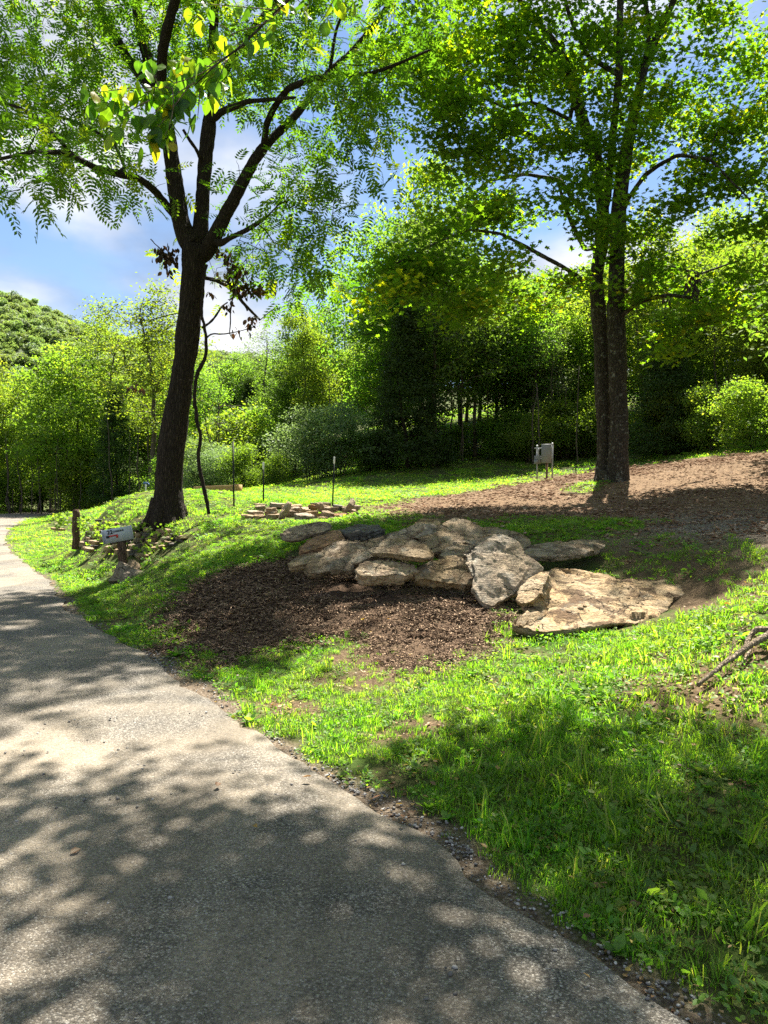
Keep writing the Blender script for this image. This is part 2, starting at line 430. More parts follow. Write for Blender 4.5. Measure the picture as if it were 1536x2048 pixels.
CT += WP((900, 1500, 4.4), (1400, 1500, 4.2), (1500, 1300, 5.5), (1400, 1120, 8.3), (1536, 1150, 7.5), (1536, 1060, 10), (1200, 1062, 11), (1536, 980, 14.5),
         (1536, 917, 20), (1225, 962, 18), (1085, 958, 32), (900, 985, 24), (750, 1012, 18.5), (700, 985, 26), (620, 972, 32), (820, 937, 36), (1000, 922, 38),
         (1200, 912, 38), (1450, 893, 32), (1536, 884, 30), (250, 1003, 32), (300, 1000, 42), (100, 1018, 55), (0, 1012, 62), (150, 1003, 60), (450, 990, 42),
         (335, 1040, 15), (200, 1018, 18), (240, 1152, 13), (130, 1100, 17.5), (450, 1100, 12), (550, 1132, 10), (300, 1200, 10), (400, 1300, 7.4),
         (550, 1080, 12), (480, 1037, 15), (600, 1038, 14.6), (700, 1310, 6.8), (700, 1205, 8.1), (850, 1192, 8.0), (980, 1225, 7.6), (1050, 1270, 6.8), (1250, 1290, 6.6),
         (880, 1095, 10.4), (700, 1085, 10.9), (900, 1022, 14.5), (1100, 1020, 14.5), (1400, 1060, 10.5), (1100, 1128, 9.6), (880, 1190, 9.0), (720, 1160, 9.2),
         (1230, 1240, 7.5), (1330, 1215, 7.8), (1400, 1196, 7.7), (1360, 1205, 7.2), (250, 1102, 14.5), (250, 1046, 15.1), (150, 1096, 16.4), (150, 1036, 17.1), (320, 1098, 13.9), (320, 1056, 14.4), (380, 1062, 13.9), (1400, 1250, 6.3), (800, 1250, 7.4))
CT += [(30, 10, 4.0), (30, 40, 7.0), (50, 25, 9), (0, 60, 7.0), (-12, 62, 3.0), (25, 60, 11.0), (-60, 60, 4), (-60, 20, 2), (-40, -20, 0), (40, -20, 3), (0, -30, 0), (0, 100, 14), (-60, 110, 8), (60, 100, 20), (-110, 60, 10)]
CT = np.array(CT)
def _phi(d2): return np.sqrt(d2 + 1.2)
_A = _phi(((CT[:, None, :2] - CT[None, :, :2]) ** 2).sum(2)) - 0.06 * np.eye(len(CT))
_Pm = np.column_stack([np.ones(len(CT)), CT[:, :2]])
_S = np.block([[_A, _Pm], [_Pm.T, np.zeros((3, 3))]])
_w = np.linalg.solve(_S, np.concatenate([CT[:, 2], np.zeros(3)]))
def Hraw(P):
    P = np.asarray(P, float); out = np.empty(len(P))
    for i in range(0, len(P), 20000):
        q = P[i:i + 20000]
        out[i:i + 20000] = _phi(((q[:, None, :] - CT[None, :, :2]) ** 2).sum(2)) @ _w[:-3] + _w[-3] + q @ _w[-2:]
    return out
def road_d(P):
    """distance outside the asphalt (negative inside)"""
    return seg_dist(P, MIDL) - ROADW / 2
def H(P):
    P = np.asarray(P, float); z = Hraw(P); far = np.maximum(np.abs(P[:, 0]) - 60, 0) + np.maximum(P[:, 1] - 110, 0) + np.maximum(-20 - P[:, 1], 0)
    k = 1 / (1 + far / 60); z = z * k + 6 * (1 - k)
    P3 = np.column_stack([P, np.zeros(len(P))])
    d = road_d(P); t = np.clip(d / (0.8 + 0.07 * np.clip(P[:, 1], 0, 20)), 0, 1); t = t * t * (3 - 2 * t)
    z = z + (0.022 * fbm(P3, 1.6, 3, 5) + 0.010 * fbm(P3, 7, 2, 9)) * t
    return z * t + (-0.035) * (1 - t)
def ground(x, y): return float(H(np.array([[x, y]]))[0])
def gpx(uv):
    """where pixel rays of the photo meet the ground"""
    uv = np.asarray(uv, float); d = pdir(uv[:, 0], uv[:, 1]); d = d / d[:, 1:2]
    ys = np.concatenate([np.arange(1.5, 20, 0.15), np.arange(20, 80, 0.6)])
    Q = d[:, None, :2] * ys[None, :, None]; z = CAMZ + d[:, None, 2] * ys[None, :]
    hit = z <= H(Q.reshape(-1, 2)).reshape(z.shape); k = hit.argmax(1); ok = hit.any(1)
    res = d[:, :2] * np.where(ok, ys[k], 80)[:, None]
    return res
PX_MULCH = [(325, 1262), (375, 1200), (450, 1155), (560, 1122), (700, 1110), (960, 1170), (1055, 1205), (1015, 1250), (975, 1300), (900, 1335), (820, 1325), (700, 1300), (600, 1300), (500, 1325), (440, 1335), (420, 1305), (365, 1290)]
PX_DIRT = [(735, 1014), (800, 1000), (900, 990), (1000, 975), (1100, 955), (1200, 942), (1300, 928), (1400, 916), (1536, 905), (1900, 880), (2200, 1000), (1900, 1140), (1536, 1122), (1400, 1118), (1290, 1098), (1180, 1078), (1060, 1060), (960, 1050), (850, 1048), (735, 1038)]
MULCH = gpx(PX_MULCH); DIRT = gpx(PX_DIRT)
PX_LIT = {
 'lawn': [(400, 1370), (560, 1330), (900, 1345), (1050, 1290), (1290, 1230), (1536, 1150), (1900, 1150), (1900, 1400), (1536, 1420), (1300, 1470), (900, 1440), (700, 1450), (560, 1480)],
 'road': [(0, 1450), (220, 1410), (440, 1385), (680, 1540), (760, 1690), (520, 1700), (330, 1620), (0, 1570)],
 'road2': [(760, 1640), (900, 1700), (980, 1830), (860, 1860), (640, 1760)],
 'slab': [(1180, 1160), (1400, 1160), (1340, 1240), (1090, 1262), (1100, 1220)],
 'verge': [(30, 1050), (90, 1040), (120, 1130), (60, 1130)],
 'back': [(90, 1030), (120, 1012), (500, 1003), (560, 1003), (560, 1025), (480, 1030), (300, 1030)],
 'field': [(560, 1008), (620, 985), (800, 975), (1190, 935), (1190, 955), (950, 992), (740, 1012)],
 'field2': [(1250, 925), (1400, 905), (1536, 895), (1536, 925), (1250, 940)],
 'mid': [(150, 1195), (230, 1170), (330, 1205), (280, 1240), (200, 1235)],
 'verge2': [(560, 1485), (780, 1480), (1010, 1640), (1180, 1770), (1010, 1750), (760, 1625)],
 'verge3': [(1120, 1500), (1536, 1470), (1700, 1560), (1536, 1620), (1240, 1650)],
 'verge4': [(1250, 1720), (1400, 1700), (1450, 1790), (1330, 1810)],
 'mulch1': [(830, 1240), (960, 1232), (1000, 1270), (900, 1300), (820, 1275)],
 'mulch2': [(330, 1255), (420, 1235), (490, 1262), (410, 1300), (340, 1300)],
 'roadspot': [(380, 1800), (560, 1830), (540, 1900), (400, 1880)],
 'roadspot2': [(150, 1900), (260, 1880), (300, 1960), (180, 1970)],
 'slope': [(420, 1080), (560, 1085), (540, 1110), (440, 1120), (360, 1120)],
}
LIT = {k: gpx(v) for k, v in PX_LIT.items()}
SHADE = [gpx([(-300, 1600), (250, 1590), (560, 1650), (640, 1770), (860, 1880), (1250, 1910), (1400, 2047), (-300, 2047)]), gpx([(900, 1510), (1300, 1480), (1536, 1450), (1800, 1560), (1800, 1900), (1536, 1990), (1200, 1900), (1000, 1740), (850, 1600)])]
def shade_attractors(rng, n, z0, z1):
    out = []
    for poly, th in zip(SHADE, (0.10, -0.25)):
        lo, hi = poly.min(0), poly.max(0); P = rng.uniform(lo, hi, (n * 6, 2)); P = P[inpoly(P, poly)]
        P = P[fbm(np.column_stack([P, P[:, :1] * 0]), 2.6, 3, 91) < th][:n]; h = rng.uniform(z0, z1, len(P)); out.append(np.column_stack([P[:, 0] - SHX * h, P[:, 1] - SHY * h, h]))
    return np.concatenate(out)
SHX, SHY = -sdir.x / sdir.z, -sdir.y / sdir.z
def shadow_xy(P):
    P = np.asarray(P, float); h = P[:, 2] - 0.4
    return np.stack([P[:, 0] + SHX * h, P[:, 1] + SHY * h], 1)
def lit_hit(P):
    S = shadow_xy(P); r = np.zeros(len(P), bool)
    for k in LIT: r |= inpoly(S, LIT[k])
    return r
def in_frame(P, pad=60):
    P = np.asarray(P, float); y = np.maximum(P[:, 1], 0.01)
    cp, sp = math.cos(PITCH), math.sin(PITCH); dz = P[:, 2] - CAMZ
    f = cp * P[:, 1] + sp * dz; u = 768 + FPX * P[:, 0] / f; v = 1024 - FPX * (-sp * P[:, 1] + cp * dz) / f
    return (f > 0.3) & (u > -pad) & (u < 1536 + pad) & (v > -pad) & (v < 2048 + pad)

# ground sheet
def lines(a):
    out = []
    for lo, hi, st in a: out += list(np.arange(lo, hi, st))
    return np.array(out)
gx = lines([(-1500, -200, 130), (-200, -60, 14), (-60, -24, 2.0), (-24, -9, 0.45), (-9, -4, 0.16), (-4, 6.0, 0.085), (6.0, 12, 0.25), (12, 36, 1.0), (36, 90, 6), (90, 300, 35), (300, 1600, 160)])
gy = lines([(-600, -60, 90), (-60, -6, 4), (-6, 1.2, 0.4), (1.2, 12, 0.085), (12, 20, 0.16), (20, 46, 0.5), (46, 90, 2), (90, 240, 10), (240, 1700, 120)])
GX, GY = np.meshgrid(gx, gy); GP = np.stack([GX.ravel(), GY.ravel()], 1)
GZ = H(GP)
P3 = np.column_stack([GP, np.zeros(len(GP))])
wob = 0.22 * fbm(P3, 1.3, 3, 3)
def soft_poly(P, poly, w, wb=0):
    L = np.vstack([poly, poly[:1]]); d = seg_dist(P, L); s = np.where(inpoly(P, poly), d, -d) + wb
    return np.clip(s / w * 0.5 + 0.5, 0, 1)
near = (np.abs(GP[:, 0]) < 40) & (GP[:, 1] < 60) & (GP[:, 1] > 0)
def masks(P):
    P3 = np.column_stack([P, np.zeros(len(P))]); wb = 0.25 * fbm(P3, 1.3, 3, 3)
    mu = soft_poly(P, MULCH, 0.25, wb * 0.7); di = soft_poly(P, DIRT, 0.9, wb * 2.2)
    rd = road_d(P)
    sh = np.clip(1 - (rd - 0.03 - wb * 0.6 - 0.02 * np.clip(5 - P[:, 1], 0, 3)) / 0.12, 0, 1) * (P[:, 1] < 40)
    n = fbm(P3, 0.9, 4, 21)
    grassy = soft_poly(P, GPATCH1, 0.5, wb * 1.5)
    grassy = np.maximum(grassy, soft_poly(P, GPATCH2, 0.4, wb))
    di = di * (1 - grassy * 0.9)
    bare = np.clip((n - 0.22) * 4, 0, 1) * (1 - np.clip((P[:, 1] - 8.5) / 3, 0, 1) * 0.85)
    return mu, di, sh, bare
GPATCH1 = gpx([(960, 1048), (1040, 1036), (1150, 1036), (1280, 1046), (1270, 1062), (1200, 1072), (1060, 1066)])
GPATCH2 = gpx([(1130, 985), (1165, 968), (1190, 962), (1195, 972), (1160, 988)])
MU = np.zeros(len(GP)); DI = MU.copy(); SH = MU.copy(); BA = MU.copy()
MU[near], DI[near], SH[near], BA[near] = masks(GP[near])
GRV = np.clip(soft_poly(GP, gpx([(1200, 1052), (1350, 1028), (1536, 1028), (2100, 1040), (2000, 1120), (1536, 1110), (1380, 1100), (1250, 1085)]), 0.9), 0, 1) * near
GZ = GZ + (fbm(P3, 5.5, 3, 31) * 0.022 * np.clip(DI + MU, 0, 1)) + 0.02 * MU * fbm(P3, 14, 2, 77)
nx, ny = len(gx), len(gy)
ii = (np.arange(ny - 1)[:, None] * nx + np.arange(nx - 1)[None, :]).ravel()
GF = np.stack([ii, ii + 1, ii + nx + 1, ii + nx], 1)

gm = new_mat('earth, turf base, mulch and dirt'); b = NB(gm); p = b.pos()
soil = b.ramp(b.noise(p, 30, 6, 0.7), [(0.3, (0.05, 0.032, 0.018)), (0.55, (0.14, 0.095, 0.055)), (0.72, (0.26, 0.19, 0.11))])
turf = b.ramp(b.noise(p, 14, 6, 0.7), [(0.3, (0.022, 0.05, 0.009)), (0.6, (0.055, 0.11, 0.013)), (0.8, (0.13, 0.13, 0.045))])
base = b.mix(b.ramp(b.noise(p, 2.2, 6, 0.65), [(0.42, 0.15), (0.62, 0.65)]), turf, soil)
base = b.mix(b.attr('bare').outputs['Fac'], base, soil)
dn = b.noise(p, 9.0, 8, 0.75)
dirt = b.ramp(dn, [(0.3, (0.05, 0.030, 0.015)), (0.5, (0.145, 0.088, 0.045)), (0.72, (0.26, 0.175, 0.10))])
dirt = b.mix(b.ramp(b.noise(p, 60.0, 4, 0.7), [(0.45, 0.0), (0.7, 0.5)]), dirt, (0.33, 0.25, 0.18))
gv = b.n('ShaderNodeTexVoronoi', {'Vector': p, 'Scale': 85.0})
grav = b.ramp(b.n('ShaderNodeSeparateColor', {0: gv.outputs['Color']}).outputs[0], [(0.0, (0.07, 0.055, 0.042)), (0.6, (0.18, 0.145, 0.11)), (1.0, (0.36, 0.31, 0.25))])
mul = b.ramp(b.noise(b.n('ShaderNodeMapping', {0: p, 'Scale': (1, 2.2, 1)}).outputs[0], 46, 5, 0.8), [(0.3, (0.035, 0.022, 0.014)), (0.55, (0.125, 0.08, 0.05)), (0.75, (0.27, 0.18, 0.115))])
c = b.mix(b.attr('dirt').outputs['Fac'], base, dirt)
c = b.mix(b.attr('gravel').outputs['Fac'], c, grav)
c = b.mix(b.attr('shoulder').outputs['Fac'], c, b.mix(0.5, grav, soil))
c = b.mix(b.attr('mulch').outputs['Fac'], c, mul)
hh = b.math('ADD', b.noise(p, 26, 7, 0.75), b.math('MULTIPLY', gv.outputs[0], 0.4))
b.out(b.bsdf(c, 0.95, b.bump(hh, 0.8, 0.03), 0.1))
me = mesh('ground', np.column_stack([GP, GZ]), GF, gm, True, va={'mulch': MU, 'dirt': DI, 'shoulder': SH, 'bare': BA, 'gravel': GRV * DI})
tag(link('ground', me), 'earth and turf rolling up from the roadside', kind='structure')

# road
def strip(R, L, k):
    t = np.linspace(0, 1, k)[None, :, None]; return R[:, None, :] * (1 - t) + L[:, None, :] * t
def resample(P, st):
    s = np.concatenate([[0], np.cumsum(np.linalg.norm(np.diff(P, axis=0), axis=1))]); n = int(s[-1] / st)
    q = np.linspace(0, s[-1], n); return np.stack([np.interp(q, s, P[:, i]) for i in range(2)], 1)
RE = resample(EDGE, 0.12)
_t = np.gradient(RE, axis=0); _t /= np.linalg.norm(_t, axis=1)[:, None]; RN = np.stack([-_t[:, 1], _t[:, 0]], 1)
jag = 0.07 * fbm(np.column_stack([RE, np.zeros(len(RE))]), 1.6, 4, 40) + 0.02 * fbm(np.column_stack([RE, np.zeros(len(RE))]), 12, 2, 41)
kk = 24
off = np.linspace(0, ROADW, kk)
RV = RE[:, None, :] + RN[:, None, :] * (off[None, :, None] + (jag[:, None] * (1 - np.clip(off / 0.4, 0, 1))[None, :])[..., None])
crown_ = 0.03 * (1 - ((off - ROADW / 2) / (ROADW / 2)) ** 2)
RZ = np.broadcast_to(crown_, RV.shape[:2]) + 0.004 * vnoise(np.concatenate([RV, np.zeros(RV.shape[:2] + (1,))], 2), 1.5, 3)
RZ = RZ - 0.018 * (off[None, :] < 0.01) - 0.0 * off
RVV = np.concatenate([RV, RZ[..., None]], 2).reshape(-1, 3)
ii = (np.arange(len(RE) - 1)[:, None] * kk + np.arange(kk - 1)[None, :]).ravel()
rm = new_mat('worn chip seal asphalt'); b = NB(rm); p = b.pos()
v1 = b.n('ShaderNodeTexVoronoi', {'Vector': p, 'Scale': 130.0}); v2 = b.n('ShaderNodeTexVoronoi', {'Vector': p, 'Scale': 70.0})
chip = b.ramp(b.n('ShaderNodeSeparateColor', {0: v1.outputs['Color']}).outputs[0], [(0.0, (0.045, 0.040, 0.034)), (0.45, (0.145, 0.13, 0.108)), (0.8, (0.28, 0.25, 0.21)), (1.0, (0.50, 0.46, 0.39))])
gap = b.ramp(v1.outputs[0], [(0.35, 0.0), (0.75, 0.65)])
c = b.mix(gap, chip, (0.040, 0.037, 0.034))
spk = b.math('MULTIPLY', b.ramp(b.n('ShaderNodeSeparateColor', {0: v2.outputs['Color']}).outputs[1], [(0.972, 0.0), (0.98, 1.0)]), b.ramp(v2.outputs[0], [(0.35, 1.0), (0.5, 0.0)]))
c = b.mix(spk, c, (0.42, 0.39, 0.35))
dust = b.ramp(b.noise(p, 0.8, 7, 0.62, 0.4), [(0.38, 0.05), (0.60, 0.75)])
c = b.mix(b.math('MULTIPLY', dust, b.ramp(b.noise(p, 70, 3), [(0.3, 0.35), (0.6, 1.0)])), c, (0.34, 0.275, 0.195))
wear = b.ramp(b.noise(b.n('ShaderNodeMapping', {0: p, 'Rotation': (0, 0, -0.53), 'Scale': (1.6, 0.14, 1)}).outputs[0], 1.0, 5, 0.6), [(0.35, 0.66), (0.65, 1.15)])
c = b.mix(1.0, c, wear, 'MULTIPLY')
stn = b.ramp(b.noise(p, 2.3, 6, 0.7, 0.8), [(0.60, 0.0), (0.70, 0.45)]); c = b.mix(stn, c, (0.055, 0.048, 0.04))
h = b.math('ADD', b.math('MULTIPLY', b.ramp(v1.outputs[0], [(0.0, 1.0), (0.7, 0.0)]), 0.8), b.math('ADD', b.noise(p, 130, 3), b.math('MULTIPLY', spk, 0.8)))
b.out(b.bsdf(c, 0.85, b.bump(h, 0.75, 0.008), 0.25))
tag(link('road', mesh('road', RVV, np.stack([ii, ii + kk, ii + kk + 1, ii + 1], 1), rm, True)), 'grey chip seal lane curving away to the left', kind='structure')

# ------------------------------------------------------------------ geometry-node scatter (only for uncountable stuff)
PROTO = bpy.data.collections.new('scatter_sources')
def scatter(name, P, protos, rotz, scl, idx=None, tilt=None, label=None, zs=None):
    me = bpy.data.meshes.new(name); P = np.asarray(P, np.float32); n = len(P)
    me.vertices.add(n); me.vertices.foreach_set('co', P.ravel())
    rot = np.zeros((n, 3), np.float32); rot[:, 2] = rotz
    if tilt is not None: rot[:, :2] = tilt
    s3 = np.repeat(np.asarray(scl, np.float32)[:, None], 3, 1)
    if zs is not None: s3[:, 2] *= zs
    a = me.attributes.new('rot', 'FLOAT_VECTOR', 'POINT'); a.data.foreach_set('vector', rot.ravel())
    a = me.attributes.new('scl', 'FLOAT_VECTOR', 'POINT'); a.data.foreach_set('vector', s3.ravel())
    a = me.attributes.new('idx', 'INT', 'POINT'); a.data.foreach_set('value', (RNG.integers(0, len(protos), n) if idx is None else idx).astype(np.int32))
    col = bpy.data.collections.new(name + '_sources')
    for k, pm in enumerate(protos):
        o = bpy.data.objects.new('%s_source_%02d' % (name, k), pm); col.objects.link(o)
    ng = bpy.data.node_groups.new(name, 'GeometryNodeTree')
    ng.interface.new_socket('Geometry', in_out='INPUT', socket_type='NodeSocketGeometry')
    ng.interface.new_socket('Geometry', in_out='OUTPUT', socket_type='NodeSocketGeometry')
    N = ng.nodes; L = ng.links
    gi = N.new('NodeGroupInput'); go = N.new('NodeGroupOutput'); iop = N.new('GeometryNodeInstanceOnPoints'); ci = N.new('GeometryNodeCollectionInfo')
    ci.inputs['Collection'].default_value = col; ci.inputs['Separate Children'].default_value = True; ci.inputs['Reset Children'].default_value = True
    def na(t, nm):
        x = N.new('GeometryNodeInputNamedAttribute'); x.data_type = t; x.inputs['Name'].default_value = nm; return x.outputs[0]
    m2p = N.new('GeometryNodeMeshToPoints')
    L.new(gi.outputs[0], m2p.inputs[0]); L.new(m2p.outputs[0], iop.inputs['Points']); L.new(ci.outputs[0], iop.inputs['Instance'])
    iop.inputs['Pick Instance'].default_value = True
    L.new(na('INT', 'idx'), iop.inputs['Instance Index'])
    e2r = N.new('FunctionNodeEulerToRotation'); L.new(na('FLOAT_VECTOR', 'rot'), e2r.inputs[0]); L.new(e2r.outputs[0], iop.inputs['Rotation'])
    L.new(na('FLOAT_VECTOR', 'scl'), iop.inputs['Scale']); L.new(iop.outputs[0], go.inputs[0])
    me.update()
    o = link(name, me); md = o.modifiers.new('scatter', 'NODES'); md.node_group = ng
    tag(o, label, kind='stuff'); return o

# ------------------------------------------------------------------ leaf cloud engine
def rotmats(n, rng, up_bias=0.0):
    """random frames; up_bias>0 pushes leaf normals towards +Z"""
    nrm = rng.normal(size=(n, 3)); nrm /= np.linalg.norm(nrm, axis=1)[:, None]
    nrm[:, 2] = np.abs(nrm[:, 2]) + up_bias; nrm /= np.linalg.norm(nrm, axis=1)[:, None]
    a = rng.normal(size=(n, 3)); x = np.cross(a, nrm); x /= np.linalg.norm(x, axis=1)[:, None]
    y = np.cross(nrm, x)
    return np.stack([x, y, nrm], 2)          # columns
def stamp(T, faces, pos, R, scale, tint):
    """T (k,3) template; returns V, F list of arrays, tint per vertex"""
    k = len(T); n = len(pos)
    V = np.einsum('nij,kj->nki', R, T) * np.asarray(scale)[:, None, None] + pos[:, None, :]
    off = (np.arange(n) * k)
    by = {}
    for f in faces: by.setdefault(len(f), []).append(f)
    F = [(np.array(v)[None, :, :] + off[:, None, None]).reshape(-1, l) for l, v in by.items()]
    return V.reshape(-1, 3), F, np.repeat(tint, k)
# templates, unit length along +y, petiole at the origin
T_RHOMB = (np.array([(0, 0, 0), (0.28, 0.5, 0.05), (0, 1.0, -0.05), (-0.28, 0.5, 0.05)]), [(0, 1, 2, 3)])
T_OVAL = (np.array([(0, 0, 0), (0.26, 0.28, 0.04), (0.27, 0.6, 0.03), (0, 1.0, -0.08), (-0.27, 0.6, 0.03), (-0.26, 0.28, 0.04), (0, 0.45, -0.03)]),
          [(0, 1, 6), (1, 2, 6), (2, 3, 6), (3, 4, 6), (4, 5, 6), (5, 0, 6)])
_mp = [(0, 0), (0.26, -0.06), (0.46, 0.16), (0.26, 0.28), (0.56, 0.62), (0.2, 0.6), (0, 1.0), (-0.2, 0.6), (-0.56, 0.62), (-0.26, 0.28), (-0.46, 0.16), (-0.26, -0.06)]
T_MAPLE = (np.array([(x, y, -0.10 * (x * x + (y - 0.4) ** 2)) for x, y in _mp]), [(0, 1, 2, 3), (3, 4, 5, 0), (5, 6, 7, 0), (7, 8, 9, 0), (9, 10, 11, 0)])
def compound(nl=5, L=0.28, ll=0.095, lw=0.042, droop=0.35):
    V = []; F = []
    def rach(s): return np.array([0, s * L, -droop * L * s * s])
    for i in range(nl):
        s = 0.18 + 0.78 * i / (nl - 1); c = rach(s)
        for sg in (-1, 1):
            d = np.array([sg * 0.9, 0.5, -0.25]); d /= np.linalg.norm(d); q = np.cross(d, [0, 0, 1]); q /= np.linalg.norm(q)
            l = ll * (0.75 + 0.5 * math.sin(PI * (0.2 + 0.6 * s))); k = len(V)
            V += [c, c + d * l * 0.45 + q * lw * 0.5, c + d * l, c + d * l * 0.45 - q * lw * 0.5]; F.append((k, k + 1, k + 2, k + 3))
    k = len(V); e = rach(1.0)
    V += [e, e + np.array([lw * 0.5, ll * 0.5, 0]), e + np.array([0, ll, -0.02]), e + np.array([-lw * 0.5, ll * 0.5, 0])]; F.append((k, k + 1, k + 2, k + 3))
    k = len(V); m_ = rach(0.5)
    V += [np.array([-0.002, 0, 0]), np.array([0.002, 0, 0]), m_ + [0.002, 0, 0], m_ - [0.002, 0, 0]]; F.append((k, k + 1, k + 2, k + 3))
    V += [e + [0.001, 0, 0], e - [0.001, 0, 0]]; F.append((k + 3, k + 2, k + 4, k + 5))
    return np.array(V), F
T_WALNUT = compound()

class Skel:
    def __init__(s): s.P = []; s.par = []; s.rmin = []; s.limb = []
    def chain(s, pts, rad, par=-1, limb=0):
        last = par
        for q, r in zip(pts, rad):
            s.P.append(np.array(q, float)); s.par.append(last); s.rmin.append(r); s.limb.append(limb); last = len(s.P) - 1
        return last
    def nearest(s, q):
        A = np.array(s.P); return int(((A - q) ** 2).sum(1).argmin())
    def grow(s, att, rng, step=0.45, sag=0.12, jit=0.06, low=0.35):
        """connect every attractor with a bent twig to the skeleton"""
        base = np.array(s.P); d = np.sqrt(((att[:, None] - base[None]) ** 2).sum(2)).min(1)
        cap = len(base) + len(att) * 40; A = np.zeros((cap, 3)); A[:len(base)] = base; n = len(base); tips = []
        for i in np.argsort(d):
            q = att[i]; D = A[:n] - q; dist = np.sqrt((D ** 2).sum(1)) + low * np.maximum(D[:, 2], 0)
            j = int(dist.argmin()); p0 = A[j].copy(); L = np.linalg.norm(q - p0); k = max(2, min(30, int(L / step)))
            last = j; bend = rng.normal(0, 0.10 * L, 3); bend[2] += sag * L
            for t in range(1, k + 1):
                f = t / k; w = math.sin(PI * f); pt = p0 * (1 - f) + q * f + bend * w * 0.6 + rng.normal(0, jit * step, 3) * (f < 1)
                s.P.append(pt); s.par.append(last); s.rmin.append(0); s.limb.append(0); last = len(s.P) - 1
                A[n] = pt; n += 1
                if n >= cap - 40: break
            tips.append(last)
        return tips
    def radii(s, tip=0.006, ex=0.45, mx=None):
        n = len(s.P); cnt = np.zeros(n); has = np.zeros(n, bool)
        for i in range(n):
            if s.par[i] >= 0: has[s.par[i]] = True
        cnt[~has] = 1
        order = range(n - 1, -1, -1)
        for i in order:
            if s.par[i] >= 0: cnt[s.par[i]] += cnt[i]
        R = tip * cnt ** ex
        rm_ = np.array(s.rmin); R = np.where(rm_ > 0, rm_, R)
        for i in range(n):
            if s.par[i] >= 0: R[i] = min(R[i], R[s.par[i]] * (0.92 if rm_[i] == 0 and rm_[s.par[i]] > 0 else 1.0))
        if mx: R = np.minimum(R, mx)
        s.R = R; return R
    def chains(s):
        n = len(s.P); kids = [[] for _ in range(n)]; roots = []
        for i in range(n):
            (kids[s.par[i]] if s.par[i] >= 0 else roots).append(i)
        out = []; st = [(r, None) for r in roots]
        while st:
            i, frm = st.pop(); ch = [] if frm is None else [frm]; ch.append(i); limb = s.limb[i]
            while kids[i]:
                same = [k for k in kids[i] if s.limb[k] == s.limb[i]]
                cand = same or kids[i]
                if s.limb[i] and not same:
                    for k in kids[i]: st.append((k, i))
                    break
                m_ = max(cand, key=lambda k: s.R[k])
                for k in kids[i]:
                    if k != m_: st.append((k, i))
                ch.append(m_); i = m_
            if len(ch) > 1: out.append((limb, ch))
        return out
    def wood(s, pick, nmin=4, detail=None, rscale=1.0):
        Vs, Fs, n = [], [], 0
        for limb, ch in s.chains():
            if not pick(limb): continue
            P = np.array([s.P[i] for i in ch]); R = np.array([s.R[i] for i in ch]) * rscale
            if s.limb[ch[0]] != limb or limb == 0: R[0] = min(R[0], R[1] * 1.15)
            rm_ = R.max(); ns = max(nmin, min(14, int(rm_ * 70)))
            if detail and limb: V, F = bark_tube(P, R, detail)
            else:
                R = R.copy(); R[-1] *= 0.5; V, F = tube(P, R, ns, rm_ > 0.04)
            Vs.append(V); Fs += [[i + n for i in f] for f in F]; n += len(V)
        if not Vs: return None
        return np.concatenate(Vs), _ragged(Fs)
def resample3(P, R, st):
    P = np.asarray(P, float); s = np.concatenate([[0], np.cumsum(np.linalg.norm(np.diff(P, axis=0), axis=1))]); n = max(3, int(s[-1] / st))
    q = np.linspace(0, s[-1], n)
    # smooth the polyline a little so limbs bend, not kink
    Q = np.stack([np.interp(q, s, P[:, i]) for i in range(3)], 1); r = np.interp(q, s, R)
    for _ in range(3): Q[1:-1] = 0.25 * Q[:-2] + 0.5 * Q[1:-1] + 0.25 * Q[2:]
    return Q, r
def bark_tube(P, R, d):
    """trunk or limb with furrowed relief"""
    R = np.asarray(R, float)
    P, R = resample3(P, R, max(0.05, min(0.14, R.max() * 0.3)))
    ns = int(np.clip(R.max() * 2 * PI / 0.03, 12, 72))
    V, F = tube(P, R, ns, True)
    C = np.repeat(P, ns, 0); rad = V - C; r = np.linalg.norm(rad, axis=1)[:, None]; n = rad / (r + 1e-9)
    Q = V * np.array([1, 1, 0.22])
    rel = fbm(Q, 13 * d, 3, 3); rel = 1 - np.abs(rel) * 1.6
    lump = fbm(V, 1.7, 3, 8)
    V = V + n * (rel[:, None] * 0.018 * np.minimum(1, r / 0.12) + lump[:, None] * r * 0.10)
    return V, F
# ------------------------------------------------------------------ stones
def slab_mesh(name, outline_px, Yb, tilt, thick, roll=0.0, mat='rock', seed=0, na=150, nr=22, rough=0.03, edge=0.05, anchor=None, under=0.72, big=0.075):
    """A flat boulder: the upper face lies in a tilted plane through the lower edge at distance Yb."""
    uv = np.array(outline_px, float)
    a = np.array(anchor, float) if anchor is not None else uv[uv[:, 1].argmax()]
    P0 = W(a[0], a[1], Yb)
    t, r = math.radians(tilt), math.radians(roll)
    N = np.array([math.sin(r), -math.sin(t) * math.cos(r), math.cos(t) * math.cos(r)]); N /= np.linalg.norm(N)
    D = pdir(uv[:, 0], uv[:, 1]); C = np.array([0, 0, CAMZ])
    s = ((P0 - C) @ N) / (D @ N); O = C + D * s[:, None]
    cen = O.mean(0); ex = np.array([1.0, 0, 0]); ex = ex - N * ex.dot(N); ex /= np.linalg.norm(ex); ey = np.cross(N, ex)
    q = np.stack([(O - cen) @ ex, (O - cen) @ ey], 1)
    return _slab(name, q, cen, ex, ey, N, thick, mat, seed, na, nr, rough, edge, under, big)
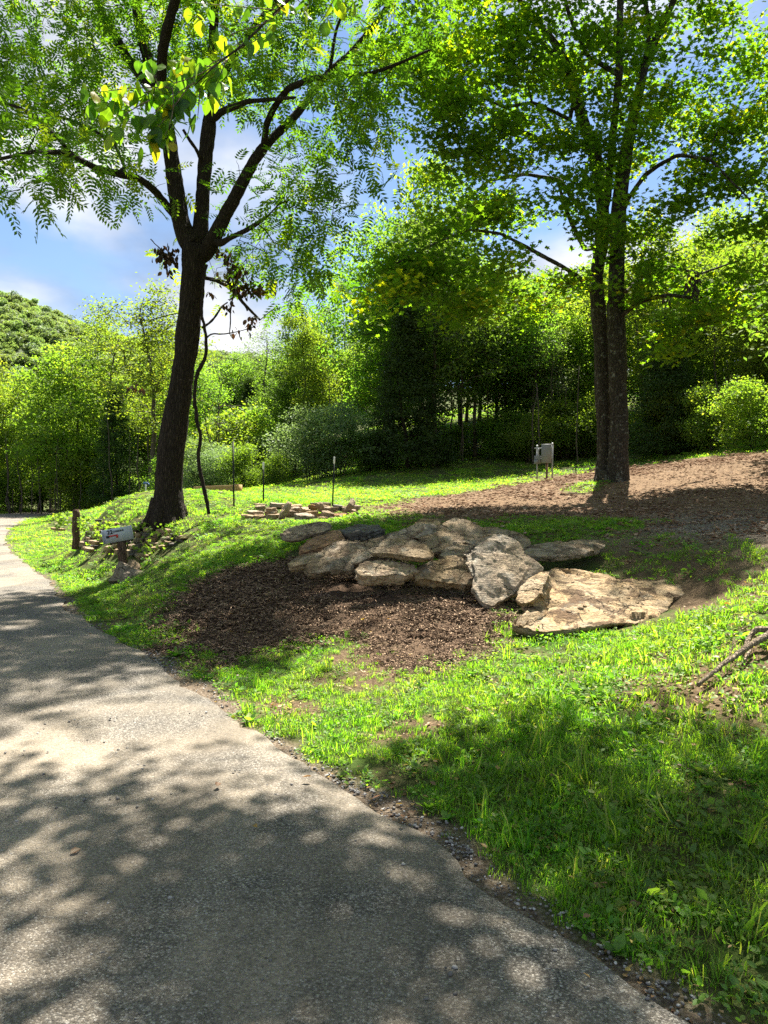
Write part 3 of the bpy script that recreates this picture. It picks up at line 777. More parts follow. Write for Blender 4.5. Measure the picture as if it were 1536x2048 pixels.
def _slab(name, q, cen, ex, ey, N, thick, mat, seed, na, nr, rough, edge, under, big):
    c2 = q.mean(0); q = q - c2; cen = cen + ex * c2[0] + ey * c2[1]
    # sample the outline by angle (star shaped), lightly smoothed
    th = np.linspace(-PI, PI, na, endpoint=False); rr = np.zeros(na)
    Q = np.vstack([q, q[:1]])
    for i, a in enumerate(th):
        d = np.array([math.cos(a), math.sin(a)]); best = 0
        for p0, p1 in zip(Q[:-1], Q[1:]):
            e = p1 - p0; den = d[0] * e[1] - d[1] * e[0]
            if abs(den) < 1e-9: continue
            tt = (p0[0] * e[1] - p0[1] * e[0]) / den; ss = (p0[0] * d[1] - p0[1] * d[0]) / den
            if tt > 0 and -1e-6 <= ss <= 1 + 1e-6: best = max(best, tt)
        rr[i] = best if best > 0 else np.abs(q).mean()
    for _ in range(1): rr = 0.15 * np.roll(rr, 1) + 0.7 * rr + 0.15 * np.roll(rr, -1)
    U = np.stack([np.cos(th), np.sin(th)], 1)
    rr = rr * (1 + 0.05 * fbm(np.column_stack([U * 3, np.full(na, seed * 3.7)]), 1.7, 3, seed))
    sz = rr.mean()
    prof = []                                   # (radial fraction, height below the top plane, side?)
    for k in range(1, nr + 1):
        f = (k / nr) ** 0.85; prof.append((f * (1 - edge * 0.5), 0.0, 0))
    prof += [(1 - edge * 0.1, 0.03, 0.5), (1.0, 0.12, 1), (1.0, 0.24, 1), (0.992, 0.36, 1), (0.985, 0.48, 1), (0.97, 0.60, 1), (0.94, 0.72, 1), (0.90, 0.84, 1), (under + 0.10, 0.93, 1), (under, 1.0, 1), (under * 0.5, 1.03, 0)]
    V = [np.zeros((1, 3))]
    for f, h, sd in prof:
        V.append(np.column_stack([U * (rr * f)[:, None], np.full(na, -h * thick)]))
    L = np.concatenate(V)
    S = cen + L[:, :1] * ex + L[:, 1:2] * ey + L[:, 2:3] * N + seed * 11.3
    n1_ = fbm(S, 1.5 / max(sz, 0.2), 3, seed); n2_ = fbm(S, 7, 4, seed + 5); n3_ = fbm(S, 22, 3, seed + 6)
    hs = np.concatenate([[0]] + [np.full(na, p[2]) for p in prof]); top = 1 - hs
    fr = np.concatenate([[0]] + [np.full(na, p[0]) for p in prof])
    # spalled layers: planar patches at slightly different levels, each a little tilted
    rg = np.random.default_rng(seed * 13 + 1); K = 9; sd_ = rg.uniform(-1, 1, (K, 2)) * sz * 1.1
    wv = L[:, :2] + 0.16 * sz * np.stack([vnoise(S, 5, 71), vnoise(S, 5, 72)], 1) + 0.05 * sz * np.stack([vnoise(S, 17, 73), vnoise(S, 17, 74)], 1)
    c_ = ((wv[:, None] - sd_[None]) ** 2).sum(2).argmin(1); lv = rg.uniform(-1, 0.25, K) * big * sz * 0.55; sl = rg.normal(0, 0.045, (K, 2))
    plate = lv[c_] + ((L[:, :2] - sd_[c_]) * sl[c_]).sum(1)
    dz = top * (plate + big * sz * 0.35 * n1_ + rough * (0.30 * n2_ + 0.22 * n3_))
    ang = np.arctan2(L[:, 1], L[:, 0]); Kb = max(7, int(na / 7)); ab = np.sort(rg.uniform(-PI, PI, Kb)); blk = np.searchsorted(ab, ang + 0.10 * vnoise(S, 9, 75)) % Kb
    lay = np.clip((-L[:, 2] / thick * 3.2 + 0.35 * vnoise(S * [1, 1, 0.2], 3, 76)).astype(int), 0, 4)
    bo = rg.uniform(-1, 0.35, (Kb, 5)) * min(0.035, thick * 0.2)
    out = hs * (bo[blk, lay] + rough * (0.8 * n2_ + 0.5 * n3_))
    rad = L[:, :2] / (np.linalg.norm(L[:, :2], axis=1)[:, None] + 1e-6)
    L[:, :2] += rad * out[:, None]; L[:, 2] += dz - (fr ** 6) * top * 0.012
    Pw = cen + L[:, :1] * ex + L[:, 1:2] * ey + L[:, 2:3] * N
    org = np.array([cen[0], cen[1], cen[2] - thick])
    F3 = np.array([(0, 1 + j, 1 + (j + 1) % na) for j in range(na)])
    Q4 = []
    for k in range(len(prof) - 1):
        a = 1 + k * na; b_ = a + na; j = np.arange(na); jn = (j + 1) % na
        Q4.append(np.stack([a + j, b_ + j, b_ + jn, a + jn], 1))
    bc = len(Pw); last = 1 + (len(prof) - 1) * na
    Pw = np.vstack([Pw, cen - N * thick * 1.03])
    F3 = np.vstack([F3, [(bc, last + (j + 1) % na, last + j) for j in range(na)]])
    me = mesh(name, Pw - org, [F3, np.concatenate(Q4)], M[mat], False)
    return link(name, me, loc=tuple(org))
def stone_free(name, loc, dim, rot, seed, mat='rock', na=28, nr=4, under=0.7, rough=0.012, big=0.12, edge=0.18, parent=None):
    """loose stone: dim = (length, width, thickness), rot = euler"""
    rg = np.random.default_rng(seed); k = rg.integers(5, 8); a = np.sort(rg.uniform(0, 2 * PI, k) * 0.35 + np.linspace(0, 2 * PI, k, endpoint=False))
    q = np.stack([np.cos(a) * dim[0] / 2, np.sin(a) * dim[1] / 2], 1) * rg.uniform(0.85, 1.15, k)[:, None]
    R = Matrix.Rotation(rot[2], 3, 'Z') @ Matrix.Rotation(rot[1], 3, 'Y') @ Matrix.Rotation(rot[0], 3, 'X'); R = np.array(R)
    cen = np.array(loc, float) + R[:, 2] * dim[2] * 0.5
    o = _slab(name, q, cen, R[:, 0], R[:, 1], R[:, 2], dim[2], mat, seed, na, nr, rough, edge, under, big)
    if parent is not None: o.parent = parent
    return o
HEAP = 'big flat boulders of the heap behind the mulch'
SL = [
 # name outline Yb tilt thick roll mat seed label
 ('R14', [(598, 1093), (614, 1080), (656, 1061), (679, 1056), (690, 1075), (646, 1092), (607, 1106)], 9.5, 16, 0.14, -4, 'rock_red', 14, 'reddish crumbly slab between the tilted tan slab and the heap, upper left', {}),
 ('R13', [(559, 1067), (572, 1058), (600, 1049), (624, 1043), (648, 1041), (661, 1047), (663, 1056), (640, 1064), (620, 1066), (598, 1074), (568, 1075)], 10.2, 14, 0.1, 3, 'rock_pale', 13, 'tan sunlit slab lying in grass at the far left end of the heap', {}),
 ('R15', [(679, 1058), (700, 1051), (728, 1050), (760, 1048), (768, 1056), (745, 1060), (720, 1062), (695, 1064), (681, 1062)], 10.1, 4, 0.17, 2, 'rock_dark', 15, 'dark grey block raised over a black hollow, back left of the heap', {'under': 0.62}),
 ('R16', [(575, 1123), (594, 1110), (627, 1103), (650, 1106), (630, 1118), (607, 1128), (578, 1132)], 8.9, 18, 0.1, -6, 'rock', 16, 'small brown wedge of stone low at the left foot of the heap', {}),
 ('R8', [(607, 1138), (618, 1120), (630, 1106), (663, 1084), (682, 1075), (721, 1080), (760, 1070), (806, 1056), (800, 1067), (765, 1087), (741, 1106), (722, 1120), (708, 1136), (663, 1138), (620, 1144)], 8.35, 24, 0.13, -3, 'rock', 8, 'broad grey slab sloping down to the mulch on the left of the heap', {'nr': 24}),
 ('R9', [(700, 1123), (712, 1110), (741, 1094), (777, 1070), (809, 1055), (840, 1044), (850, 1052), (815, 1075), (780, 1096), (745, 1112), (712, 1127)], 8.35, 27, 0.08, -3, 'rock', 9, 'long narrow slab laid slantwise along the broad grey one', {}),
 ('R10', [(820, 1072), (835, 1056), (846, 1045), (868, 1046), (878, 1056), (880, 1068), (858, 1076)], 9.3, 20, 0.14, 3, 'rock', 10, 'angular stone near the top of the heap, dark hollow below it', {}),
 ('R17', [(830, 1044), (842, 1036), (862, 1036), (884, 1043), (872, 1050), (845, 1050)], 10.2, 14, 0.1, 3, 'rock_pale', 17, 'small pale flat stone poking out behind the heap top', {}),
 ('R11', [(838, 1074), (850, 1066), (868, 1066), (880, 1078), (874, 1092), (858, 1096), (846, 1086)], 8.95, 34, 0.13, 0, 'rock', 11, 'fist-shaped light stone wedged in the middle of the heap', {}),
 ('R3', [(868, 1100), (872, 1075), (876, 1056), (888, 1045), (910, 1036), (936, 1038), (960, 1049), (1000, 1053), (1041, 1066), (1067, 1080), (1052, 1096), (1030, 1100), (985, 1094), (950, 1090), (930, 1082), (900, 1086), (886, 1098)], 8.9, 20, 0.17, 4, 'rock', 3, 'largest grey slab crowning the heap, its back edge pale in the sun', {'nr': 26, 'anchor': (893, 1100), 'under': 0.7}),
 ('R12', [(878, 1108), (890, 1092), (915, 1082), (945, 1088), (955, 1100), (935, 1112), (900, 1116)], 8.45, 10, 0.15, 0, 'rock', 12, 'dark shaded stone under the crowning slab', {}),
 ('R4', [(1040, 1108), (1057, 1090), (1099, 1083), (1140, 1081), (1165, 1077), (1200, 1078), (1210, 1086), (1207, 1096), (1165, 1108), (1132, 1113), (1078, 1113)], 8.9, 13, 0.09, 2, 'rock', 4, 'long thin slab reaching out to the right of the heap over grass', {}),
 ('R5', [(740, 1098), (752, 1088), (772, 1076), (803, 1075), (835, 1079), (858, 1093), (872, 1106), (868, 1114), (842, 1114), (803, 1108), (770, 1104), (747, 1104)], 8.05, 20, 0.09, -3, 'rock', 5, 'lens-shaped slab with a dark front edge, balanced mid heap', {'nr': 20, 'under': 0.6}),
 ('R6', [(711, 1142), (714, 1130), (728, 1122), (760, 1118), (793, 1122), (832, 1126), (834, 1140), (815, 1150), (790, 1146), (760, 1150), (730, 1152), (715, 1150)], 7.95, 26, 0.16, 2, 'rock', 6, 'rounded boulder with a bluish broken edge at the front left over the mulch', {'edge': 0.10}),
 ('R7', [(819, 1150), (826, 1142), (838, 1130), (884, 1114), (904, 1110), (925, 1114), (939, 1122), (944, 1148), (950, 1166), (930, 1168), (884, 1162), (850, 1156), (835, 1158)], 7.95, 33, 0.14, -3, 'rock', 7, 'boulder with a soil-filled hollow in the front middle of the heap', {'nr': 20}),
 ('R2', [(929, 1104), (945, 1086), (960, 1074), (983, 1067), (1008, 1066), (1030, 1074), (1041, 1088), (1050, 1104), (1078, 1125), (1086, 1137), (1066, 1152), (1037, 1181), (1008, 1201), (979, 1217), (960, 1204), (944, 1178), (946, 1154), (934, 1124)], 7.55, 47, 0.13, 3, 'rock', 2, 'large pointed slab leaning upright toward the road in front of the heap', {'nr': 28, 'edge': 0.04, 'big': 0.07}),
 ('R1b', [(1032, 1196), (1037, 1175), (1055, 1154), (1078, 1140), (1100, 1138), (1092, 1160), (1082, 1184), (1062, 1203), (1040, 1204)], 7.25, 24, 0.2, -22, 'rock', 18, 'smooth grey boulder end tucked between the pointed slab and the sunny one', {}),
 ('R1', [(1024, 1240), (1040, 1230), (1060, 1214), (1068, 1192), (1074, 1162), (1090, 1143), (1115, 1134), (1160, 1137), (1215, 1148), (1252, 1156), (1326, 1156), (1400, 1156), (1442, 1165), (1395, 1184), (1345, 1194), (1340, 1212), (1330, 1226), (1310, 1243), (1262, 1243), (1210, 1245), (1144, 1255), (1090, 1261), (1060, 1254)], 6.75, 15, 0.11, 3, 'rock_pale', 1, 'wide pale slab lying in the sun in the grass, crumbs of earth on top', {'nr': 40, 'na': 180, 'edge': 0.03, 'big': 0.03}),
]
for nm, ol, Yb, tl, th_, ro, mt, sd, lab, kw in SL:
    o = slab_mesh('boulder', ol, Yb, tl, th_, ro, mt, sd, **kw)
    tag(o, lab, 'boulder', HEAP)
    if nm == 'R1': SLAB1 = o
# crumbs of stone and earth on the pale slab
bpy.context.view_layer.update()
def drop_on(o, u, v):
    """point where the photo ray meets object o"""
    d = pdir(u, v); inv = o.matrix_world.inverted(); org = inv @ Vector((0, 0, CAMZ)); dv = inv.to_3x3() @ Vector(d)
    ok, loc, nrm, _ = o.ray_cast(org, dv.normalized())
    return np.array(o.matrix_world @ loc) if ok else None
CR = [(1138, 1224), (1145, 1230), (1160, 1216), (1171, 1212), (1178, 1222), (1246, 1172), (1256, 1176), (1262, 1168), (1240, 1186), (1250, 1190), (1258, 1196), (1266, 1192), (1236, 1196), (1275, 1205), (1246, 1206), (1232, 1180), (1180, 1196), (1098, 1208), (1110, 1200), (1300, 1172), (1290, 1182), (1216, 1190)]
for k, (u, v) in enumerate(CR):
    q = drop_on(SLAB1, u, v)
    if q is None: continue
    big_ = k in (0, 2, 3, 10, 13)
    o = stone_free('stone_chip', q + [0, 0, -0.004], (0.075 if big_ else 0.045, 0.05 if big_ else 0.035, 0.028 if big_ else 0.02), (0.1 * math.sin(k), 0.1 * math.cos(k), k * 1.3), 300 + k, 'rock_pale', 10, 2, 0.8, 0.003)
    tag(o, 'small crumbled flake of stone on the pale sunny slab', 'stone chip', 'loose stone flakes on the pale slab')

# low stone heap by the metal posts
LOWP = 'stones of the low heap beside the metal posts'
LS = [ # u, v(bottom), Y, width px, height px, tilt, roll, label
 (500, 1024, 15.2, 52, 9, 6, 0, 'thin flat stone at the left end of the low heap'),
 (510, 1034, 14.8, 50, 11, 4, 6, 'long grey stone at the lower left of the low heap'),
 (543, 1020, 15.0, 26, 13, 10, -6, 'blocky grey stone left of the tilted one in the low heap'),
 (543, 1031, 14.6, 30, 11, 0, 4, 'rounded brown stone at the foot of the low heap, left'),
 (569, 1034, 14.5, 20, 30, 62, 30, 'pale slab stood on end leaning in the low heap'),
 (590, 1012, 15.6, 50, 10, 8, -4, 'flat pale stone on top of the low heap, middle left'),
 (605, 1034, 14.5, 40, 18, 24, 4, 'broad grey stone facing front in the low heap'),
 (592, 1018, 15.2, 30, 12, 6, -5, 'brown flat stone on top, dark gap below it'),
 (612, 1020, 15.0, 22, 14, 22, 10, 'small angular stone near the middle of the low heap'),
 (628, 1026, 14.8, 28, 14, 12, -8, 'wedge stone in the middle right of the low heap'),
 (641, 1018, 15.0, 24, 16, 44, -24, 'stone leaning right near the middle post'),
 (660, 1016, 15.3, 34, 9, 6, 0, 'flat brown stone at the foot of the right post'),
 (657, 1030, 14.7, 26, 16, 24, 14, 'dark rounded stone low in the heap right of centre'),
 (645, 1036, 14.4, 26, 10, 8, 6, 'small flat stone at the front of the low heap'),
 (700, 1020, 15.0, 44, 24, 30, 12, 'large brown boulder at the right end of the low heap'),
 (690, 1030, 14.7, 46, 11, 10, -2, 'layered thin slab under the right end boulder'),
 (676, 1036, 14.4, 34, 8, 6, 3, 'thin plate lying at the lower right of the low heap'),
 (640, 1006, 16.4, 40, 7, 4, 0, 'pale flat slab behind the low heap'),
 (520, 1010, 16.6, 30, 9, 4, 2, 'pale stone behind the left end of the low heap'),
 (560, 1008, 16.4, 36, 8, 4, 2, 'buff slab behind the tilted stone'),
 (580, 1024, 14.9, 26, 12, 10, 10, 'grey stone filling behind the tilted slab'),
 (622, 1034, 14.7, 30, 14, 14, -6, 'buff stone at the base of the low heap'),
]
for k, (u, vb, Y, w, h, tl, ro, lab) in enumerate(LS):
    w *= 1.2; h *= 1.3; q = W(u, vb, Y); wm = w / FPX * Y; hm = h / FPX * Y
    flat = tl < 30
    dim = (wm, wm * 0.75, hm * (0.9 if flat else 0.45)) if flat else (hm * 1.15, wm * 0.9, min(0.12, wm))
    rot = (math.radians(tl * 0.6 if flat else 12), math.radians(ro if flat else (-60 if ro > 0 else -120)), 0.25 * math.sin(k * 2.1))
    zo = q[2] if flat else q[2] + hm * 0.35
    o = stone_free('stone', (q[0], q[1], zo - 0.03), dim, rot, 100 + k, ('rock', 'rock_pale', 'rock', 'rock_red' if k % 5 == 0 else 'rock')[k % 4], 30, 5)
    tag(o, lab, 'stone', LOWP)
rg = np.random.default_rng(19)
for k in range(34):
    f = k % 4; u = rg.uniform(500, 712); vb = (1036, 1028, 1019, 1011)[f] + rg.uniform(-2, 2); Y = (14.55, 14.9, 15.3, 15.8)[f]
    if u < 530 or u > 690: vb = min(vb, 1030)
    q = W(u, vb, Y); w = rg.uniform(18, 38) / FPX * Y; h = rg.uniform(9, 14) / FPX * Y
    o = stone_free('stone', (q[0], q[1] + 0.12, q[2] - 0.06), (w, w * 0.8, h), (rg.uniform(-.1, .3), rg.uniform(-.25, .25), rg.uniform(0, 6)), 700 + k, ('rock', 'rock_pale', 'rock_dark', 'rock', 'rock_red')[k % 5], 24, 4)
    tag(o, 'one of the small stones packed between the larger ones of the low heap', 'stone', LOWP)
# flat stones of the garden edging behind the walnut
GE = [(268, 1009, 22, 36, 'sunlit pinkish flat stone in the grass left of the walnut'), (300, 1008, 21, 24, 'flat stone at the foot of the white-topped stake'),
      (372, 1012, 19, 18, 'small dark stone just right of the walnut trunk'), (392, 1009, 20, 30, 'flat buff stone right of the walnut below the timber'), (425, 1008, 20, 32, 'flat stone in the middle below the timber'),
      (455, 1007, 20, 26, 'flat stone below the right end of the timber'), (484, 1004, 20, 34, 'pale flat stone between the timber and the low heap'), (440, 1014, 18, 24, 'low stone near the vine foot'),
      (410, 1015, 18.5, 22, 'broken flat stone left of the vine foot')]
for k, (u, vb, Y, w, lab) in enumerate(GE):
    q = W(u, vb, Y); q[2] = ground(q[0], q[1]); wm = w / FPX * Y
    o = stone_free('stone', q, (wm, wm * 0.8, 0.11), (0.08, 0.05 * (-1) ** k, k), 160 + k, 'rock_pale' if k % 2 else 'rock', 26, 4)
    tag(o, lab, 'stone', 'flat stones laid along the garden bed')

# dry stone retaining wall under the walnut
wall = thing('dry_stone_wall', 'low tumbled dry stone wall with ivy below the walnut tree', 'stone wall', tuple(W(250, 1088, 14.6)))
wl = np.array(wall.location)
WT = [(96, 1046, 18.2), (125, 1050, 17.4), (152, 1052, 16.6), (185, 1055, 15.9), (220, 1060, 15.2), (260, 1066, 14.6), (300, 1072, 14.2), (340, 1078, 13.9), (372, 1084, 13.6)]
topv = np.interp; rg = np.random.default_rng(3)
WTa = np.array(WT, float); cnt = 0
for row in range(5):
    s = rg.uniform(0, 8)
    while s < 275:   # courses follow the bank face
        u = 96 + s; wpx = rg.uniform(13, 32); Y = np.interp(u, WTa[:, 0], WTa[:, 2]); vt = np.interp(u, [96, 150, 200, 260, 330, 372], [1036, 1034, 1032, 1044, 1052, 1070])
        vb = np.interp(u, [96, 150, 200, 260, 330, 372], [1058, 1080, 1092, 1106, 1092, 1078])
        if vb - vt < 6: s += 8; continue
        hpx = (vb - vt) / 5; v = vb - row * hpx
        gy_ = gpx([(u, v - 2)])[0][1]; Y = gy_ - 0.2; q = W(u, v, Y); wm = wpx / FPX * Y; hm = hpx / FPX * Y
        o = stone_free('stone', q - wl + np.array([0, rg.uniform(-0.04, 0.04), -0.02]), (wm * 1.15, rg.uniform(0.28, 0.42), hm * rg.uniform(0.9, 1.3)), (rg.uniform(-.12, .2), rg.uniform(-.12, .12), rg.uniform(-.3, .3) - 0.5), 500 + cnt,
                       ['rock', 'rock_dark', 'rock', 'rock_pale'][cnt % 4], 22, 3, parent=wall)
        cnt += 1; s += wpx * 0.9
        if rg.random() < 0.12: s += 6
# stones spilt in front of the wall and along the verge
for k, (u, vb, Y, w, h, mt, lab) in enumerate([
    (262, 1160, 12.7, 90, 46, 'rock', 'grey pointed boulder at the foot of the mailbox post'),
    (272, 1136, 13.3, 56, 26, 'rock_pale', 'pale slab behind the pointed boulder by the mailbox'),
    (229, 1160, 12.6, 20, 17, 'rock_dark', 'small dark stone left of the mailbox boulder'),
    (284, 1112, 13.5, 46, 14, 'rock', 'flat mossy stone in shade right of the mailbox post'),
    (172, 1098, 15.2, 46, 9, 'rock_pale', 'long pale splinter of stone lying on the verge'),
    (188, 1084, 15.5, 34, 9, 'rock', 'flat stone leaning at the wall foot right of the wooden post'),
    (112, 1057, 18.0, 40, 5, 'rock_pale', 'thin pale stone at the left end of the wall'),
    (103, 980 + 38, 50, 12, 5, 'rock', 'far small stone beside the lane bend')]):
    q = W(u, vb, Y); wm = w / FPX * Y; hm = h / FPX * Y
    if k == 0:
        o = slab_mesh('boulder', [(216, 1160), (224, 1146), (234, 1124), (241, 1122), (254, 1126), (262, 1132), (285, 1142), (308, 1152), (300, 1160), (270, 1163), (240, 1162)], 12.4, 58, 0.35, 4, 'rock', 41, edge=0.08, big=0.12)
        tag(o, lab, 'boulder'); continue
    if k == 1:
        o = slab_mesh('boulder', [(250, 1136), (256, 1118), (264, 1116), (278, 1126), (284, 1134), (280, 1140), (262, 1140)], 12.9, 35, 0.2, 10, 'rock_pale', 42)
        tag(o, lab, 'boulder'); continue
    o = stone_free('stone', (q[0], q[1] + wm * 0.3, q[2] - 0.02), (wm, wm * 0.6, hm), (0.15, 0.08, 0.2 * k), 220 + k, mt, 30, 5)
    tag(o, lab, 'stone')
# right edge: stone and driftwood
o = slab_mesh('boulder', [(1498, 1258), (1508, 1243), (1530, 1236), (1570, 1238), (1600, 1250), (1590, 1266), (1540, 1268), (1508, 1264)], 6.0, 30, 0.14, 0, 'rock_dark', 51)
tag(o, 'rough grey stone cut by the right edge of the picture', 'boulder')

# ------------------------------------------------------------------ mailbox
mb_p = W(243, 1140, 13.0); mb_z = ground(mb_p[0], mb_p[1])
mbx = thing('mailbox', 'grey metal mailbox numbered 22, leaning on a rough wooden post', 'mailbox', (mb_p[0], mb_p[1], mb_z))
ml = np.array(mbx.location)
cen = W(238, 1069, 13.0) - ml
MLX = Matrix.Rotation(math.radians(18), 3, 'Z') @ Matrix.Rotation(math.radians(-10), 3, 'Y')
def mbody(L, wd, hgt, n=12):
    pts = [(-wd / 2, 0), (wd / 2, 0)] + [(wd / 2 * math.cos(a), hgt - wd / 2 + wd / 2 * math.sin(a)) for a in np.linspace(0, PI, n)]
    V = [(-L / 2, y, z) for y, z in pts] + [(L / 2, y, z) for y, z in pts]; k = len(pts)
    return np.array(V), [tuple(range(k))[::-1], tuple(range(k, 2 * k))] + [(i, (i + 1) % k, k + (i + 1) % k, k + i) for i in range(k)]
def xf(V, R, t): return np.asarray(V) @ np.array(R).T + t
LB, WB, HB = 0.47, 0.17, 0.235
mc = cen - np.array([0, 0, HB / 2])
V, F = mbody(LB, WB, HB); mm = MB().add(xf(V, MLX, mc), F)
body = mm.build('box', M['mail_grey'], mbx)
V, F = mbody(0.016, WB + 0.014, HB + 0.010); mm = MB().add(xf(V + [-LB / 2 - 0.009, 0, -0.003], MLX, mc), F); dr = mm.build('door', M['mail_grey'], mbx)
mm = MB().box((0, 0, 0), (0.012, 0.03, 0.02)); mm.V = [xf(mm.V[0] + [-LB / 2 - 0.024, 0, HB * 0.8], MLX, mc)]; mm.build('handle', M['mail_grey'], dr)
V, F = mbody(0.014, WB + 0.012, HB + 0.008); mm = MB().add(xf(V + [LB / 2 + 0.007, 0, -0.002], MLX, mc), F); mm.build('rear_rim', M['mail_grey'], mbx)
fy = -WB / 2 - 0.006
mm = MB().box((-0.075, fy, 0.118), (0.15, 0.006, 0.022)).box((0.003, fy, 0.101), (0.034, 0.006, 0.056)); mm.V = [xf(v + [-0.015, 0, 0], MLX, mc) for v in mm.V]; fl = mm.build('flag', M['flag_red'], mbx)
mm = MB().box((-0.168, fy - 0.003, 0.111), (0.045, 0.008, 0.044)); mm.V = [xf(v, MLX, mc) for v in mm.V]; mm.build('flag_hinge', M['black'], fl)
def text_mesh(name, s, size, Rm, t, mat, parent, ext=0.0012):
    cu = bpy.data.curves.new(name, 'FONT'); cu.body = s; cu.size = size; cu.extrude = ext; cu.offset = size * 0.035; cu.resolution_u = 3
    ob = bpy.data.objects.new(name + '_tmp', cu); COL.objects.link(ob); dg = bpy.context.evaluated_depsgraph_get()
    me = bpy.data.meshes.new_from_object(ob.evaluated_get(dg)); COL.objects.unlink(ob); bpy.data.objects.remove(ob)
    n = len(me.vertices); a = np.empty(n * 3, np.float32); me.vertices.foreach_get('co', a); a = a.reshape(-1, 3)
    a = a[:, [0, 2, 1]] * [1, -1, 1]; me.vertices.foreach_set('co', xf(a, Rm, t).astype(np.float32).ravel()); me.materials.clear(); me.materials.append(mat); me.name = name
    return link(name, me, parent)
R3 = np.array(MLX)
text_mesh('house_number', '22', 0.098, MLX, mc + R3 @ np.array([-0.165, fy + 0.004, 0.152]), M['black'], mbx)
text_mesh('name_lettering', 'JUDKINS', 0.044, MLX, mc + R3 @ np.array([-0.058, fy + 0.004, 0.170]), M['black'], mbx)
def log_post(name, p0, p1, r0, r1, mat, parent=None, seed=0):
    P = np.linspace(p0, p1, 14) + 0.006 * np.random.default_rng(seed).normal(size=(14, 3)); V, F = tube(P, np.linspace(r0, r1, 14), 26, True)
    C = np.repeat(P, 26, 0); n = (V - C); r = np.linalg.norm(n, axis=1)[:, None]; V = V + n / r * (0.12 * r * fbm(V * [1, 1, 0.2] + seed, 14, 3, seed)[:, None])
    return link(name, mesh(name, V, _ragged([list(f) for f in F]), mat, False), parent)
bot = mc + np.array([0.05, 0, -0.01])
log_post('post', (0.02, 0.0, -0.15), tuple(bot + [0.01, 0, 0.0]), 0.085, 0.075, M['post_bark'], mbx, 3)
mm = MB().box((0, 0, 0), (0.34, 0.13, 0.022)); mm.V = [xf(mm.V[0] + [0.02, 0, -0.014], MLX, mc)]; mm.build('mounting_board', M['post_bark'], mbx)

# ------------------------------------------------------------------ wooden post in the wall
wp = W(152, 1088, 15.9); t1 = W(151, 1020, 15.9)
wpost = thing('wooden_post', 'short round weathered wooden post standing against the stone wall', 'wooden post', (wp[0], wp[1], wp[2] - 0.1))
log_post('shaft', (0, 0, 0), (t1[0] - wp[0], 0.03, t1[2] - wp[2] + 0.1), 0.078, 0.072, M['post_bark'], wpost, 8)

# ------------------------------------------------------------------ metal posts
def tpost(u, vt, vb, Y, label, cap='white', capn=0.16, lean=0.0, name='metal_post'):
    b0 = W(u, vb, Y); top = W(u, vt, Y); h = top[2] - b0[2]
    r = thing(name, label, 'metal post', (b0[0], b0[1], b0[2]), (0, lean, 0), 'metal posts along the garden bed')
    m_ = MB().box((0, 0, h / 2 - 0.15), (0.034, 0.006, h + 0.3)).box((0, 0.017, h / 2 - 0.15), (0.006, 0.028, h + 0.3))
    for z in np.arange(0.1, h - capn, 0.055): m_.box((0, -0.006, z), (0.010, 0.008, 0.02))
    m_.build('shaft', M['tpost'], r)
    if cap: MB().box((0, 0.002, h - capn / 2 + 0.004), (0.040, 0.012, capn), bev=0.003).build('painted_top', M[cap], r)
    return r
tpost(665, 914, 1011, 17.5, 'white-topped metal post at the right of the low stone heap', lean=0.04)
tpost(527, 925, 1009, 17.0, 'white-topped metal post rising behind the left of the low heap')
tpost(468, 884, 1021, 16.0, 'tall dark metal post right of the walnut, at the timber end', cap=None, lean=-0.01)
st = tpost(292, 968, 1016, 20.0, 'short rusty stake with white top and blue bracket left of the walnut', capn=0.2, name='garden_stake')
MB().box((0, 0, 0.665), (0.13, 0.03, 0.05), bev=0.008).cyl((0.07, 0, 0.66), (0.10, -0.02, 0.61), 0.012, n=8).build('bracket', M['blue'], st)

# timber edging
tb0 = W(388, 1003, 19.5); tb1 = W(474, 999, 19.5); tb0[2] = max(tb0[2], ground(tb0[0], tb0[1])); tb1[2] = max(tb1[2], ground(tb1[0], tb1[1]) + 0.02); tb0[2] += 0.05; tb1[2] += 0.05
tim = thing('timber_edging', 'fresh sawn timber boards edging the garden bed behind the walnut', 'timber', tuple((tb0 + tb1) / 2))
Lt = np.linalg.norm(tb1 - tb0)
for k in range(2):
    MB().box((0, 0.01 * k, 0.04 + k * 0.082), (Lt, 0.06, 0.078), bev=0.004).build('plank', M['pine'], tim)
MB().box((Lt / 2 + 0.035, 0.2, 0.085), (0.05, 0.5, 0.16), bev=0.004).build('plank', M['pine'], tim)
tim.rotation_euler = (0, -math.atan2(tb1[2] - tb0[2], Lt), 0)

# ------------------------------------------------------------------ electric service pedestal
ub = W(1087, 957, 32.0); gz = ground(ub[0], ub[1]); S_ = 32.0 / FPX   # metres per photo pixel there
el = thing('electric_meter_stand', 'grey electric panel and meter box on steel posts on the dirt rise', 'utility box', (ub[0], ub[1], gz), (0, 0, -0.30))
base = 0.0
def px(x): return (x - 1087) * S_ * 1.05
zt = lambda v: (957 - v) * S_
for nm, u, v0, r in (('pipe_post', 1074.5, 892, 0.035), ('pipe_post', 1103, 888, 0.035)):
    q = MB().cyl((px(u), 0.07, -0.4), (px(u), 0.07, zt(v0)), r, n=14).build(nm, M['galv'], el)
    m_ = MB(); V, F = tube([(px(u), 0.07, zt(v0)), (px(u), 0.07, zt(v0) + 0.03), (px(u), 0.07, zt(v0) + 0.06)], [r * 1.25, r * 1.2, r * 0.4], 14); m_.add(V, F).build('cap', M['white'], q)
MB().cyl((px(1093), 0.02, -0.4), (px(1093), 0.02, zt(925)), 0.045, n=14).build('conduit', M['rust'], el)
